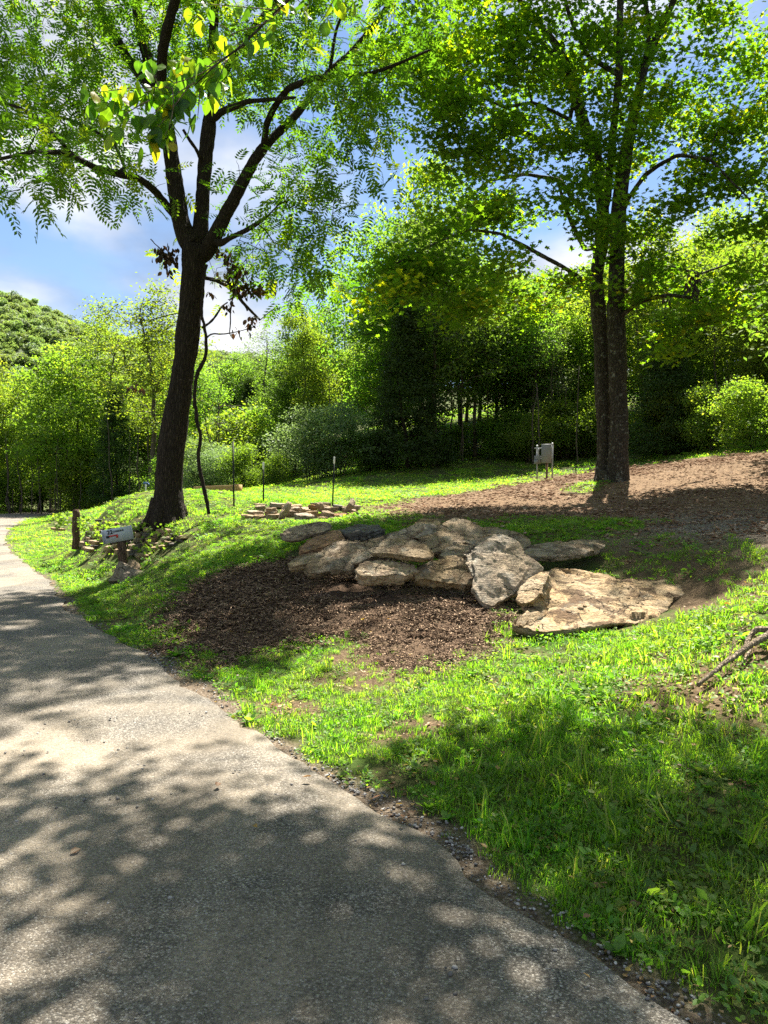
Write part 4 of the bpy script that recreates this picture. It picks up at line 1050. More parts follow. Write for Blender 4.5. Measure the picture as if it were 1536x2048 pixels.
MB().box(((px(1070) + px(1103)) / 2, 0.04, zt(896)), (px(1104) - px(1070), 0.04, 0.05), bev=0.004).build('crossbar', M['galv'], el)
MB().box(((px(1070) + px(1103)) / 2, 0.04, zt(917)), (px(1104) - px(1070), 0.04, 0.05), bev=0.004).build('crossbar', M['galv'], el)
pn = MB().box((px(1092.5), -0.09, (zt(888.5) + zt(926)) / 2), (px(1102) - px(1083.5), 0.20, zt(888.5) - zt(926)), bev=0.012).build('panel_cabinet', M['steel_grey'], el)
MB().box((px(1092.5), -0.197, (zt(890) + zt(925)) / 2), (px(1101) - px(1084.5), 0.012, zt(890) - zt(925)), bev=0.004).build('cabinet_door', M['steel_grey'], pn)
MB().box((px(1099), -0.208, zt(908)), (0.02, 0.012, 0.07), bev=0.003).build('latch', M['galv'], pn)
MB().cyl((px(1077.5), 0.0, zt(911)), (px(1077.5), 0.0, zt(896)), 0.022, n=12).build('conduit', M['galv'], el)
mtb = MB().box((px(1076), -0.07, (zt(911) + zt(927)) / 2), (px(1082) - px(1070), 0.16, zt(911) - zt(927)), bev=0.01).build('meter_box', M['steel_grey'], el)
hv = MB(); x0, x1 = px(1070), px(1077.5)
V = np.array([(x0, -0.155, zt(928)), (x1, -0.155, zt(928)), (x1, -0.155, zt(918)), (x0, -0.155, zt(918)), (x0, -0.26, zt(928)), (x1, -0.26, zt(928)), (x1, -0.26, zt(920.5)), (x0, -0.26, zt(920.5))])
hv.add(V, [(0, 3, 2, 1), (4, 5, 6, 7), (0, 1, 5, 4), (3, 7, 6, 2), (0, 4, 7, 3), (1, 2, 6, 5)]).build('outlet_cover', M['steel_grey'], mtb)

# ------------------------------------------------------------------ branch and driftwood on the right
def stick(name, pts, rad, mat, parent=None, ns=12, seed=0, local=None):
    P, R = resample3(pts, rad, 0.04); rg = np.random.default_rng(seed); P = P + rg.normal(0, 0.003, P.shape)
    V, F = tube(P, R, ns, True); C = np.repeat(P, ns, 0); n = V - C; V = C + n * (1 + 0.22 * fbm(V * [1, 1, 1], 22, 3, seed)[:, None])
    if local is not None: V = V - local
    return link(name, mesh(name, V, _ragged([list(f) for f in F]), mat, True), parent)
def gp(u, v, dz=0.0):
    q = gpx([(u, v)])[0]; return np.array([q[0], q[1], ground(*q) + dz])
o0 = gp(1470, 1350)
br = thing('fallen_branch', 'long bare dead branch lying across the grass at the right edge', 'branch', tuple(o0))
stick('stem', [gp(1396, 1402, 0.05), gp(1440, 1370, 0.08), gp(1480, 1341, 0.10), gp(1536, 1308, 0.13), gp(1590, 1275, 0.14)], [0.013, 0.017, 0.021, 0.025, 0.028], M['deadwood'], br, seed=1, local=o0)
stick('side_twig', [gp(1440, 1362, 0.05), gp(1462, 1348, 0.10), gp(1468, 1322, 0.16)], [0.007, 0.005, 0.003], M['deadwood'], br, 8, 2, o0)
o1 = gp(1536, 1300)
rt = thing('driftwood_root', 'gnarled dead root with a hollow dark underside at the right edge', 'driftwood', tuple(o1))
stick('arched_root', [gp(1480, 1325, 0.0), gp(1490, 1318, 0.07), gp(1506, 1310, 0.13), gp(1545, 1306, 0.15), gp(1600, 1310, 0.08)], [0.012, 0.018, 0.021, 0.023, 0.024], M['deadwood'], rt, 14, 3, o1)
stick('side_root', [gp(1500, 1316, 0.08), gp(1494, 1332, 0.03), gp(1480, 1345, 0.0)], [0.014, 0.012, 0.006], M['deadwood'], rt, 10, 4, o1)
o2 = gp(1400, 1330)
tw = stick('fallen_twig', [gp(1392, 1336, 0.015), gp(1410, 1332, 0.02), gp(1440, 1326, 0.02), gp(1456, 1320, 0.025)], [0.004, 0.006, 0.006, 0.003], M['deadwood'], None, 8, 5)
tag(tw, 'thin pale twig in the weeds left of the long branch', 'twig')
# twigs on the mulch and dirt
for k, (a, b_, r, lab) in enumerate([((1003, 1256), (1018, 1234), 0.004, 'thin dry twig standing up at the right edge of the mulch'),
                                     ((905, 1164 + 60), (880, 1240), 0.004, 'brown twig lying in the shaded mulch'), ((1265, 1102), (1290, 1112), 0.012, 'dark twig by the grass right of the thin slab'),
                                     ((1120, 993), (1170, 990), 0.015, 'stick lying on the driveway dirt left of the twin trunk')]):
    tag(stick('fallen_twig', [gp(*a, 0.01), (gp(*a, 0.03) + gp(*b_, 0.03)) / 2, gp(*b_, 0.02)], [r, r, r * 0.6], M['deadwood'], None, 7, 9 + k), lab, 'twig')
# ------------------------------------------------------------------ trees
def limb_pts(L, Y0):
    """(u, v, dY, width px) -> points, radii"""
    P = [W(u, v, Y0 + d) for u, v, d, w in L]; R = [w / 2 / FPX * (Y0 + d) for u, v, d, w in L]
    return P, R
def ellipsoid_points(rng, c, r, n, shell=0.0):
    d = rng.normal(size=(n, 3)); d /= np.linalg.norm(d, axis=1)[:, None]; f = (shell + (1 - shell) * rng.random(n)) ** (1 / 2.6)
    return np.array(c) + d * f[:, None] * np.array(r)
def px_clusters(rng, L, Y0):
    out = []
    for u, v, dY, ru, rv, rY, n in L:
        Y = Y0 + dY; c = W(u, v, Y); k = Y / FPX
        if not n: continue
        nc = max(1, int(round(n / 3.6))); cc = ellipsoid_points(rng, c, (ru * k, rY, rv * k), nc, 0.1); out.append(cc[np.arange(n) % nc] + rng.normal(size=(n, 3)) * np.array([0.26, 0.26, 0.16]))
    return np.concatenate(out)
def build_tree(name, label, cat, sk, att, rng, barkm, leafm, leaf, per, size, spread, tip=0.006, up=0.5, flat=0.55, org=None, tdist=None, droop=0, limbs=True, detail=1.0, step=0.45, ex=0.45, leaf_fn=None):
    tips = sk.grow(att, rng, step); sk.radii(tip, ex)
    root = thing(name, label, cat, tuple(org)); org = np.array(org)
    ids = sorted(set(sk.limb) - {0})
    for i in ids:
        w = sk.wood(lambda l, i=i: l == i, 8, detail)
        if w: link('trunk' if i == 1 else 'limb', mesh('trunk' if i == 1 else 'limb', w[0] - org, w[1], barkm, True), root)
    w = sk.wood(lambda l: l == 0, 3)
    if w: tag(link('branches', mesh('branches', w[0] - org, w[1], barkm, True), root), kind='stuff')
    A = np.array(sk.P)
    tp = A[tips]; n = len(tp) * per
    c = np.repeat(tp, per, 0) + rng.normal(size=(n, 3)) * np.array([spread, spread, spread * flat])
    c[:, 2] -= droop * np.abs(rng.normal(size=n)) * spread
    ctint = np.repeat(rng.random(len(tp)), per)
    tint = np.clip(0.55 * ctint + 0.45 * rng.random(n) , 0, 0.9)
    yel = np.repeat(rng.random(len(tp)) < 0.06, per) & (rng.random(n) < 0.6)
    tint[yel] = 1.0
    R = rotmats(n, rng, up) if leaf_fn is None else leaf_fn(n, rng, c, np.repeat(tp, per, 0))
    V, F, tt = stamp(*leaf, c, R, size * rng.uniform(0.75, 1.25, n), tint)
    cr = link('crown', mesh('crown', V - org, F, leafm, False, va={'tint': tt}), root)
    return root, tips

def walnut_frames(n, rng, c, tp):
    """compound leaves arch outwards and hang"""
    y = c - tp; y += rng.normal(size=(n, 3)) * 0.14; y[:, 2] -= 0.05; y /= np.linalg.norm(y, axis=1)[:, None]
    a = np.array([0, 0, 1.0]) + rng.normal(size=(n, 3)) * 0.35
    x = np.cross(y, a); x /= np.linalg.norm(x, axis=1)[:, None] + 1e-9; z = np.cross(x, y)
    return np.stack([x, y, z], 2)

# ---- walnut, the big leaning tree on the left
rng = np.random.default_rng(11); Y0 = 15.0
sk = Skel(); 
tr = [(334, 1052, 0, 84), (334, 1030, 0, 70), (335, 1005, 0, 60), (337, 975, 0, 55), (342, 900, 0, 50), (352, 830, 0, 47), (362, 770, 0, 44), (369, 720, 0, 43), (376, 660, 0, 42), (382, 600, 0, 45), (386, 550, 0, 48), (388, 515, 0, 54), (388, 492, 0, 60)]
P, R = limb_pts(tr, Y0); e = sk.chain(P, R, -1, 1); T9 = e; T8 = e - 1
def add(L, par, limb, Y=Y0): P, R = limb_pts(L, Y); return sk.chain(P, R, par, limb)
a0 = len(sk.P)
l1 = add([(374, 478, 0.0, 36), (361, 440, 0.05, 32), (350, 360, 0.1, 30), (341, 300, 0.1, 28), (331, 250, 0.1, 27), (322, 205, 0.1, 24)], T9, 2)
n1 = a0
add([(308, 190, 0.3, 17), (290, 165, 0.6, 17), (262, 128, 1.0, 16), (232, 75, 1.3, 15), (205, 30, 1.6, 15), (185, -15, 1.9, 14), (150, -90, 2.4, 12), (120, -180, 2.8, 10), (90, -300, 3, 6)], l1, 3)
add([(323, 150, -0.2, 18), (325, 100, -0.5, 18), (335, 55, -0.8, 17), (352, -5, -1.1, 16), (360, -90, -1.5, 14), (350, -190, -2, 12), (340, -300, -2.4, 9), (330, -420, -2.6, 5)], l1, 4)
add([(300, 130, 0.8, 20), (285, 80, 1.3, 19), (275, 30, 1.8, 18), (270, -40, 2.2, 16), (250, -150, 2.6, 12), (230, -260, 3.0, 8)], l1, 5)
l2a = len(sk.P)
l2 = add([(400, 470, 0.1, 30), (405, 400, 0.2, 26), (409, 340, 0.3, 26), (414, 290, 0.3, 25), (419, 245, 0.3, 24), (424, 200, 0.3, 19), (425, 120, 0.3, 17), (428, 50, 0.2, 16), (432, -30, 0.1, 14), (440, -150, 0, 11), (445, -280, 0, 7)], T9, 6)
l2m = l2a + 4
add([(445, 222, 0.0, 13), (468, 214, -0.3, 11), (495, 203, -0.7, 9), (540, 199, -1.3, 7), (590, 195, -2.0, 5)], l2m, 7)
add([(437, 175, 0.6, 13), (455, 135, 0.9, 13), (480, 95, 1.2, 12), (515, 45, 1.6, 11), (555, 0, 2.0, 10), (610, -70, 2.5, 8), (660, -150, 3, 5)], l2a + 5, 8)
add([(393, 298, 0.0, 6), (382, 285, -0.1, 6), (366, 259, -0.2, 5)], l2a + 2, 9)
l3a = len(sk.P)
l3 = add([(412, 505, 0.0, 30), (426, 480, -0.1, 27), (445, 440, -0.2, 25), (465, 405, -0.3, 22), (488, 360, -0.4, 20), (510, 318, -0.5, 19), (528, 294, -0.55, 20)], T8, 10)
add([(532, 250, -0.8, 12), (548, 215, -1.1, 12), (575, 178, -1.4, 12), (615, 160, -1.9, 12), (670, 150, -2.4, 10), (740, 148, -3.0, 8), (790, 130, -3.5, 6), (860, 100, -4.0, 4)], l3, 11)
l3b = len(sk.P)
add([(552, 270, -0.4, 15), (590, 232, -0.2, 14), (625, 188, 0.1, 13), (660, 142, 0.4, 12), (700, 108, 0.7, 11), (745, 55, 1.0, 10), (785, 0, 1.3, 9), (830, -80, 1.6, 7), (870, -180, 2, 5)], l3, 12)
add([(665, 100, 0.2, 6), (672, 60, 0.0, 6), (690, 15, -0.2, 5), (700, -60, -0.5, 4)], l3b + 3, 13)
add([(440, 488, -0.3, 12), (460, 476, -0.6, 10), (490, 462, -1.0, 9), (515, 447, -1.3, 8), (535, 432, -1.6, 5)], l3a + 1, 14)
l4a = len(sk.P)
add([(346, 428, 0.0, 14), (325, 400, -0.2, 14), (306, 378, -0.5, 14), (280, 358, -0.9, 13), (235, 347, -1.5, 13), (195, 338, -2.0, 12), (150, 315, -2.6, 11), (125, 305, -3.0, 9), (70, 303, -3.7, 7), (0, 318, -4.6, 6), (-80, 340, -5.4, 4)], n1 + 1, 15)
add([(118, 280, -2.7, 7), (85, 245, -2.5, 6), (45, 218, -2.3, 6), (-20, 195, -2.0, 4)], l4a + 6, 16)
add([(250, 335, -1.0, 6), (230, 290, -0.7, 6), (190, 262, -0.2, 6), (140, 240, 0.4, 5), (60, 215, 1.2, 4)], l4a + 4, 17)
add([(430, 560, 0.4, 7), (460, 575, 0.8, 7), (490, 610, 1.2, 6), (520, 640, 1.5, 4)], T8 - 1, 18)
WC = [  # leaf masses: u, v, dY, ru, rv, rY, n
 (110, 60, 0.5, 130, 70, 2.5, 42), (40, 180, -1, 80, 70, 2.0, 30), (150, 170, 0, 110, 60, 2.2, 26), (50, 300, -3.3, 90, 70, 1.6, 26), (20, 380, -4, 40, 30, 1, 5), (150, 345, -2.2, 45, 32, 1, 8),
 (110, 235, 1.2, 90, 40, 1.5, 16), (235, 50, 1, 80, 60, 2, 22), (285, 130, 1.5, 80, 70, 2, 16), (285, 340, -1.0, 45, 40, 1, 8), (235, 290, -0.6, 60, 45, 1.2, 10), (210, 220, 0.6, 80, 40, 1.2, 10),
 (380, 60, 0.5, 100, 60, 2.5, 28), (480, 80, 1.2, 100, 70, 2.2, 28), (600, 60, 1.5, 110, 70, 2.5, 34), (560, 130, -0.5, 90, 50, 2, 22), (650, 210, -2, 80, 60, 1.8, 16), (500, 190, -0.8, 60, 50, 1.2, 6),
 (740, 130, -2.5, 90, 70, 2.0, 26), (730, 250, -2.6, 45, 50, 1.2, 7), (700, 320, -2.4, 50, 40, 1.2, 10), (600, 290, -0.6, 70, 60, 1.5, 11), (560, 370, -1.0, 60, 40, 1.2, 7), (640, 400, -1.6, 55, 60, 1.4, 10), (665, 445, -1.8, 25, 25, .8, 4),
 (500, 350, -0.4, 22, 60, 0.8, 6), (570, 460, -1.2, 60, 30, 1.2, 7), (520, 510, -0.8, 60, 40, 1.3, 11), (570, 540, -0.8, 60, 40, 1.2, 10), (610, 600, 1.0, 50, 50, 1.0, 12), (455, 560, 0.6, 40, 35, 1, 6), (345, 470, 0.4, 20, 25, .6, 2),
 (800, 20, -1, 90, 80, 2, 22), (640, 500, -1.4, 30, 25, .8, 4), (430, 150, 0.4, 60, 60, 1.5, 8)]
WO = [  # outside the frame, above and around
 (0, -100, 1, 200, 110, 3, 60), (250, -130, 1, 180, 120, 3.2, 80), (500, -130, 0, 180, 120, 3.2, 80), (740, -110, 0, 140, 110, 3, 55), (330, -330, 0, 220, 120, 3.2, 80), (560, -300, 0, 180, 120, 3, 55), (-120, 120, 0, 110, 180, 3, 45), (-140, 330, -4, 90, 80, 2, 18),
 (350, 60, -4.5, 260, 60, 1.2, 0), (120, -300, 0, 150, 120, 3, 40)]
att = np.concatenate([px_clusters(rng, WC, Y0), px_clusters(rng, WO, Y0)])
keep = in_frame(att, 0) | ~(lit_hit(att) & (rng.random(len(att)) < 0.93))
hitin = in_frame(att, 0) & lit_hit(att)
keep &= ~(hitin & (rng.random(len(att)) < 0.4))
att = att[keep]
wbase = W(334, 1045, Y0)
walnut, _ = build_tree('walnut_tree', 'tall leaning dark-barked walnut tree with forked limbs behind the mailbox', 'tree', sk, att, rng, M['bark_walnut'], M['leaf_walnut'],
                       T_WALNUT, 7, 1.05, 0.20, 0.0055, org=wbase, flat=0.8, step=0.4, ex=0.42, leaf_fn=walnut_frames)
# root flare
fl_ = MB()
for k in range(9):
    a = k * 2 * PI / 9 + 0.3; L = 0.52 + 0.14 * math.sin(k * 2.7); c, s = math.cos(a), math.sin(a)
    V, F = bark_tube([(0.17 * c, 0.17 * s, 0.46), (0.24 * c, 0.24 * s, 0.24), (0.34 * c, 0.34 * s, 0.06), (L * c, L * s, -0.16)], [0.13, 0.13, 0.10, 0.05], 1.0)
    fl_.add(V, F)
fl_.build('roots', M['bark_walnut'], walnut, True)

# dead brown leaf bunches caught round the fork, on a dead vine
def rope(name, L, Y, mat, seed=0, parent=None, org=None, smooth=True, ns=10):
    P, R = limb_pts(L, Y); P, R = resample3(P, R, 0.05); rg = np.random.default_rng(seed)
    P = P + 0.012 * fbm(P * 1.0, 6, 2, seed)[:, None]
    V, F = tube(P, R, ns, True); C = np.repeat(P, ns, 0); V = C + (V - C) * (1 + 0.2 * fbm(V, 14, 2, seed)[:, None])
    return link(name, mesh(name, V - org, _ragged([list(f) for f in F]), mat, True), parent)
vo = W(416, 1022, 14.6)
vine = thing('hanging_vine', 'thick bare dark vine hanging down from the walnut to the grass', 'vine', tuple(vo))
rope('stem', [(418, 1028, 0, 7), (410, 985, 0, 8), (399, 940, 0, 8), (397, 905, 0, 7), (401, 870, 0, 7), (393, 840, 0, 7), (389, 800, 0, 7), (391, 760, 0, 7), (398, 740, 0, 8), (411, 715, 0, 7), (413, 680, 0, 6), (408, 655, 0, 6), (404, 625, 0.0, 6), (404, 590, 0.1, 6), (408, 555, 0.2, 6), (414, 530, 0.3, 5)], 14.6, M['vine'], 1, vine, vo)
for k, L in enumerate([[(404, 655, 0, 5), (420, 646, .1, 5), (436, 625, .3, 4), (446, 610, .5, 4), (455, 605, .6, 3)], [(412, 676, 0, 4), (422, 668, 0.2, 3), (445, 668, .5, 3), (475, 664, .8, 2), (505, 655, 1.0, 2)],
          [(340, 520, .2, 3), (325, 500, .3, 3), (312, 490, .4, 2), (302, 478, .5, 2)], [(420, 560, .2, 5), (452, 562, 0.4, 4), (478, 590, .6, 4), (495, 622, .7, 3)], [(350, 760, -0.3, 1.6), (368, 760, -0.42, 1.6), (392, 762, -0.2, 1.6)],
          [(455, 540, 0.4, 3), (470, 570, .5, 3), (462, 610, .6, 3), (460, 668, .7, 2)], [(360, 625, .3, 2), (330, 632, .5, 2), (300, 640, 0.7, 1.5)]]):
    rope('side_stem', L, 14.6, M['vine'], 20 + k, vine, vo, ns=6)
DB = [(330, 505, .3, 12, 12, 60), (341, 512, .3, 10, 14, 60), (320, 500, 0.3, 10, 8, 24), (338, 540, .3, 10, 10, 26), (458, 515, .4, 12, 14, 60), (470, 545, .4, 10, 14, 60), (482, 540, .5, 10, 10, 40), (455, 550, .4, 8, 8, 30), (498, 575, .6, 14, 14, 70), (478, 578, .5, 14, 8, 40), (524, 575, .7, 8, 10, 40),
      (547, 570, .8, 7, 9, 36), (500, 650, .9, 6, 10, 24), (506, 640, .9, 5, 10, 20), (470, 665, .9, 20, 8, 18), (420, 585, .4, 6, 6, 14), (455, 610, .5, 14, 14, 24), (440, 505, .4, 6, 5, 10), (268, 775, 1.0, 14, 8, 26), (335, 515, .3, 26, 20, 30), (487, 560, .5, 36, 26, 60)]
rg = np.random.default_rng(5); cs = []
for u, v, d, ru, rv, n in DB:
    n = int(n * 0.6); c = W(u, v, 14.6 + d); cs.append(c + rg.normal(size=(n, 3)) * np.array([ru, 12, rv]) * 0.0065)
c = np.concatenate(cs); n = len(c); y = rg.normal(size=(n, 3)) * 0.4; y[:, 2] -= 1; y /= np.linalg.norm(y, axis=1)[:, None]; x = np.cross(y, rg.normal(size=(n, 3))); x /= np.linalg.norm(x, axis=1)[:, None]
V, F, tt = stamp(*T_OVAL, c, np.stack([x, y, np.cross(x, y)], 2), rg.uniform(0.08, 0.15, n), rg.random(n))
tag(link('withered_leaves', mesh('withered_leaves', V - vo, F, M['leaf_brown'], va={'tint': tt}), vine), kind='stuff')

# ---- twin-trunk maple on the right
rng = np.random.default_rng(23); Y1 = 18.0
sk = Skel()
def addm(L, par, limb): P, R = limb_pts(L, Y1); return sk.chain(P, R, par, limb)
A0 = 0
addm([(1232, 985, -0.1, 56), (1234, 962, -0.1, 48), (1237, 930, -0.1, 38), (1238, 860, -0.1, 34), (1236, 780, -0.1, 33), (1235, 720, -0.1, 33), (1232, 640, -0.1, 32), (1233, 560, -0.1, 30), (1234, 500, -0.1, 29), (1237, 430, -0.1, 28), (1244, 350, -0.1, 27), (1258, 275, -0.1, 21), (1272, 210, 0, 18), (1290, 130, .1, 15), (1315, 70, .2, 13), (1340, 20, .3, 11), (1370, -60, .4, 9), (1390, -180, .5, 6)], -1, 1)
B0 = len(sk.P)
addm([(1212, 984, 0.3, 50), (1209, 960, 0.3, 40), (1209, 920, 0.3, 28), (1208, 850, 0.3, 27), (1204, 780, 0.3, 27), (1203, 700, 0.3, 28), (1197, 620, 0.3, 28), (1192, 560, 0.3, 26), (1203, 490, 0.3, 25), (1207, 420, 0.3, 24), (1198, 340, 0.35, 24), (1183, 290, .4, 22), (1165, 240, .4, 19), (1150, 185, .4, 19), (1132, 130, .5, 17), (1110, 85, .6, 13), (1075, 45, .8, 11), (1030, -10, 1, 9), (980, -90, 1.2, 6)], -1, 2)
C0 = len(sk.P)
addm([(1215, 400, .1, 14), (1220, 330, .0, 14), (1228, 250, -.2, 13), (1238, 150, -.4, 13), (1240, 40, -.5, 12), (1240, -60, -.6, 10), (1245, -200, -.7, 6)], B0 + 9, 3)
addm([(1185, 585, .0, 9), (1160, 556, -.4, 8), (1125, 533, -.9, 7.5), (1085, 512, -1.4, 7), (1050, 492, -1.9, 6), (1000, 467, -2.5, 5), (940, 459, -3.1, 5), (880, 482, -3.6, 4), (790, 528, -4.3, 3)], B0 + 7, 4)
addm([(1192, 450, 0.6, 9), (1150, 405, 1.0, 8), (1120, 360, 1.3, 8), (1050, 348, 1.8, 6), (975, 362, 2.3, 5), (905, 430, 2.8, 3)], B0 + 8, 5)
addm([(1170, 500, .3, 8), (1145, 450, 0, 8), (1132, 420, -.2, 7), (1116, 365, -.4, 5)], B0 + 8, 6)
addm([(1140, 240, .1, 7), (1105, 222, -.1, 6), (1065, 205, -.4, 6), (1010, 215, -.8, 5), (950, 190, -1.2, 3)], B0 + 13, 7)
addm([(1085, 295, .6, 9), (1070, 275, .7, 8), (1040, 262, .8, 8), (1005, 245, .9, 6), (950, 200, 1.1, 4), (900, 170, 1.3, 3)], B0 + 11, 8)
addm([(1265, 385, -.3, 8), (1290, 350, -.5, 8), (1318, 330, -.8, 7), (1355, 310, -1.1, 7), (1420, 318, -1.6, 5), (1460, 360, -2.0, 4), (1500, 400, -2.4, 3)], A0 + 9, 9)
addm([(1255, 622, -.4, 8), (1275, 606, -.7, 8), (1310, 594, -1.0, 8), (1345, 590, -1.3, 7), (1385, 597, -1.6, 6), (1392, 560, -1.7, 4)], A0 + 6, 10)
addm([(1252, 585, .3, 7), (1275, 560, .6, 7), (1300, 542, 1.0, 6), (1340, 533, 1.4, 6), (1400, 548, 1.9, 4), (1480, 520, 2.4, 3)], A0 + 7, 11)
addm([(1175, 112, .2, 8), (1150, 60, -.1, 7), (1135, 20, -.4, 7), (1120, -60, -.8, 5)], C0 + 3, 12)
addm([(1110, 110, .8, 10), (1075, 75, 1, 9), (1030, 55, 1.3, 8), (1000, 40, 1.6, 6), (940, 0, 2, 4)], B0 + 14, 13)
addm([(1300, 60, .2, 8), (1290, 0, 0, 8), (1285, -70, -.2, 6), (1280, -160, -.3, 4)], A0 + 13, 14)
MC = [
 (860, 30, -1, 90, 70, 2, 24), (980, 40, 0, 100, 80, 2.5, 30), (1100, 60, 0, 100, 80, 2.5, 30), (1220, 60, 0, 90, 80, 2.5, 26), (1340, 60, 0, 80, 70, 2, 16), (1480, 10, 0, 60, 30, 1.5, 8),
 (850, 150, -2, 80, 60, 1.6, 22), (950, 160, -.5, 90, 70, 2, 26), (1050, 190, 0, 80, 70, 2, 20), (1170, 180, 0, 80, 70, 2, 18), (1300, 190, 0, 80, 60, 2, 18), (1400, 170, 0, 80, 60, 1.6, 20), (1480, 240, 0, 60, 70, 1.6, 12),
 (900, 260, -1.5, 80, 60, 1.6, 24), (1000, 300, -1, 80, 50, 1.6, 16), (1090, 310, 0, 60, 50, 1.6, 12), (1200, 300, -0.6, 80, 60, 1.4, 16), (1310, 290, 0, 70, 50, 1.6, 14), (1420, 280, -.8, 80, 50, 1.6, 18), (1500, 330, -1.5, 50, 60, 1.4, 10),
 (930, 340, -1, 50, 60, 1.4, 10), (1010, 390, 0, 90, 50, 1.8, 16), (1110, 420, -.5, 80, 50, 1.6, 14), (1200, 470, -1.0, 60, 50, 1.0, 8), (1300, 420, -.6, 70, 50, 1.6, 12), (1400, 410, -.8, 60, 50, 1.6, 10),
 (960, 470, -2.5, 90, 40, 1.4, 16), (860, 520, -3.6, 80, 50, 1.2, 18), (800, 560, -4.0, 60, 40, 1.0, 12), (900, 600, -3.3, 80, 40, 1.0, 14), (1050, 560, -1.8, 80, 60, 1.4, 14), (1130, 600, -1.2, 50, 60, 1.0, 8), (1160, 520, -0.6, 50, 50, 1, 8),
 (1310, 560, -.8, 70, 50, 1.2, 14), (1420, 560, -1, 80, 60, 1.6, 16), (1340, 640, -1.2, 60, 50, 1.0, 10), (1480, 640, -1.6, 60, 60, 1.4, 10), (1330, 720, -1.4, 40, 40, 0.8, 5), (1490, 480, -1, 60, 60, 1.6, 10)]
MO = [(1000, -120, 0, 160, 120, 2.6, 60), (1220, -130, 0, 160, 120, 2.6, 70), (1420, -110, 0, 120, 110, 2.6, 45), (1300, -250, 0, 160, 90, 2.4, 40), (1620, 80, 0, 90, 150, 2.4, 28), (1640, 330, -1, 90, 140, 2, 24), (1640, 560, -1.5, 80, 90, 1.6, 12), (1200, -300, 0, 200, 90, 2.4, 45)]
att = np.concatenate([px_clusters(rng, MC, Y1), px_clusters(rng, MO, Y1)])
keep = in_frame(att, 0) | ~(lit_hit(att) & (rng.random(len(att)) < 0.93))
keep &= ~(in_frame(att, 0) & lit_hit(att) & (rng.random(len(att)) < 0.25))
att = att[keep]
mbase = W(1223, 968, Y1)
maple, _ = build_tree('maple_tree', 'twin-trunk maple tree rising from the dirt rise on the right', 'tree', sk, att, rng, M['bark_maple'], M['leaf_maple'],
                      T_MAPLE, 62, 0.112, 0.27, 0.006, up=0.7, flat=0.40, org=mbase, step=0.4, ex=0.42)
fl_ = MB()
for k in range(10):
    a = k * 2 * PI / 10 + 0.1; L = 0.48 + 0.12 * math.sin(k * 3.1); c, s = math.cos(a), math.sin(a) * 0.7
    V, F = bark_tube([(0.20 * c, 0.12 * s, 0.30), (0.26 * c, 0.2 * s, 0.14), (0.36 * c, 0.3 * s, 0.0), (L * c, L * s, -0.2)], [0.11, 0.11, 0.08, 0.04], 1.0)
    fl_.add(V, F)
fl_.build('roots', M['bark_maple'], maple, True)
# hanging dead bunches on the maple's right limb
rg = np.random.default_rng(15); cs = []
for u, v, n in ((1390, 560, 24), (1392, 585, 20), (1376, 575, 14), (1334, 605, 10)):
    cs.append(W(u, v, 16.4) + rg.normal(size=(n, 3)) * np.array([0.05, 0.06, 0.12]))
c = np.concatenate(cs); n = len(c); y = rg.normal(size=(n, 3)) * 0.3; y[:, 2] -= 1; y /= np.linalg.norm(y, axis=1)[:, None]; x = np.cross(y, rg.normal(size=(n, 3))); x /= np.linalg.norm(x, axis=1)[:, None]
V, F, tt = stamp(*T_OVAL, c, np.stack([x, y, np.cross(x, y)], 2), rg.uniform(0.08, 0.14, n), rg.random(n))
tag(link('withered_leaves', mesh('withered_leaves', V - mbase, F, M['leaf_brown'], va={'tint': tt}), maple), kind='stuff')

# ---- tree beside the camera whose boughs hang into the top of the picture
rng = np.random.default_rng(31); sk = Skel()
tb = np.array([4.6, -0.6, ground(4.6, -0.6) - 0.1])
sk.chain([tb, tb + [0, 0, 0.5], tb + [-0.05, 0.05, 2], tb + [-0.1, 0.2, 4], tb + [-0.3, 0.5, 6], tb + [-0.6, 1.0, 8], tb + [-1.1, 1.8, 10], tb + [-1.6, 2.6, 12]], [0.30, 0.22, 0.19, 0.17, 0.15, 0.12, 0.09, 0.05], -1, 1)
sk.chain([tb + [-0.6, 1.0, 5.0], tb + [-1.8, 2.4, 5.9], tb + [-3.0, 3.9, 6.1], W(720, -110, 5.0), W(600, -20, 4.8), W(555, 20, 4.7), W(480, 95, 4.6), W(430, 130, 4.5), W(390, 170, 4.45)], [0.06, 0.045, 0.03, 0.014, 0.010, 0.008, 0.006, 0.005, 0.003], 3, 2)
sk.chain([tb + [-0.8, 2.0, 7.5], tb + [-1.5, 4.5, 9.0], tb + [-2.4, 7.0, 10.4], tb + [-3.6, 9.0, 11.2]], [0.09, 0.07, 0.05, 0.03], 4, 3)
sk.chain([tb + [-2.0, 1.5, 8.5], tb + [-4.0, 3.0, 9.8], tb + [-6.2, 4.6, 10.8]], [0.09, 0.07, 0.04], 5, 4)
sk.chain([tb + [1.2, 1.8, 7.5], tb + [2.6, 4.0, 8.8], tb + [3.4, 6.5, 9.5]], [0.08, 0.06, 0.04], 4, 5)
att = np.concatenate([ellipsoid_points(rng, (0.8, 6.0, 10.8), (5.2, 4.8, 2.3), 230), ellipsoid_points(rng, (-2.6, 4.8, 9.8), (3.0, 3.0, 1.8), 110), ellipsoid_points(rng, (6.5, 4.5, 9.5), (3.2, 4.0, 2.3), 65), ellipsoid_points(rng, (-1.0, 7.2, 9.0), (3.0, 1.6, 1.0), 40)])
sc0 = W(370, 150, 4.5); rel = att - sc0; tt_ = rel @ np.array(sdir)
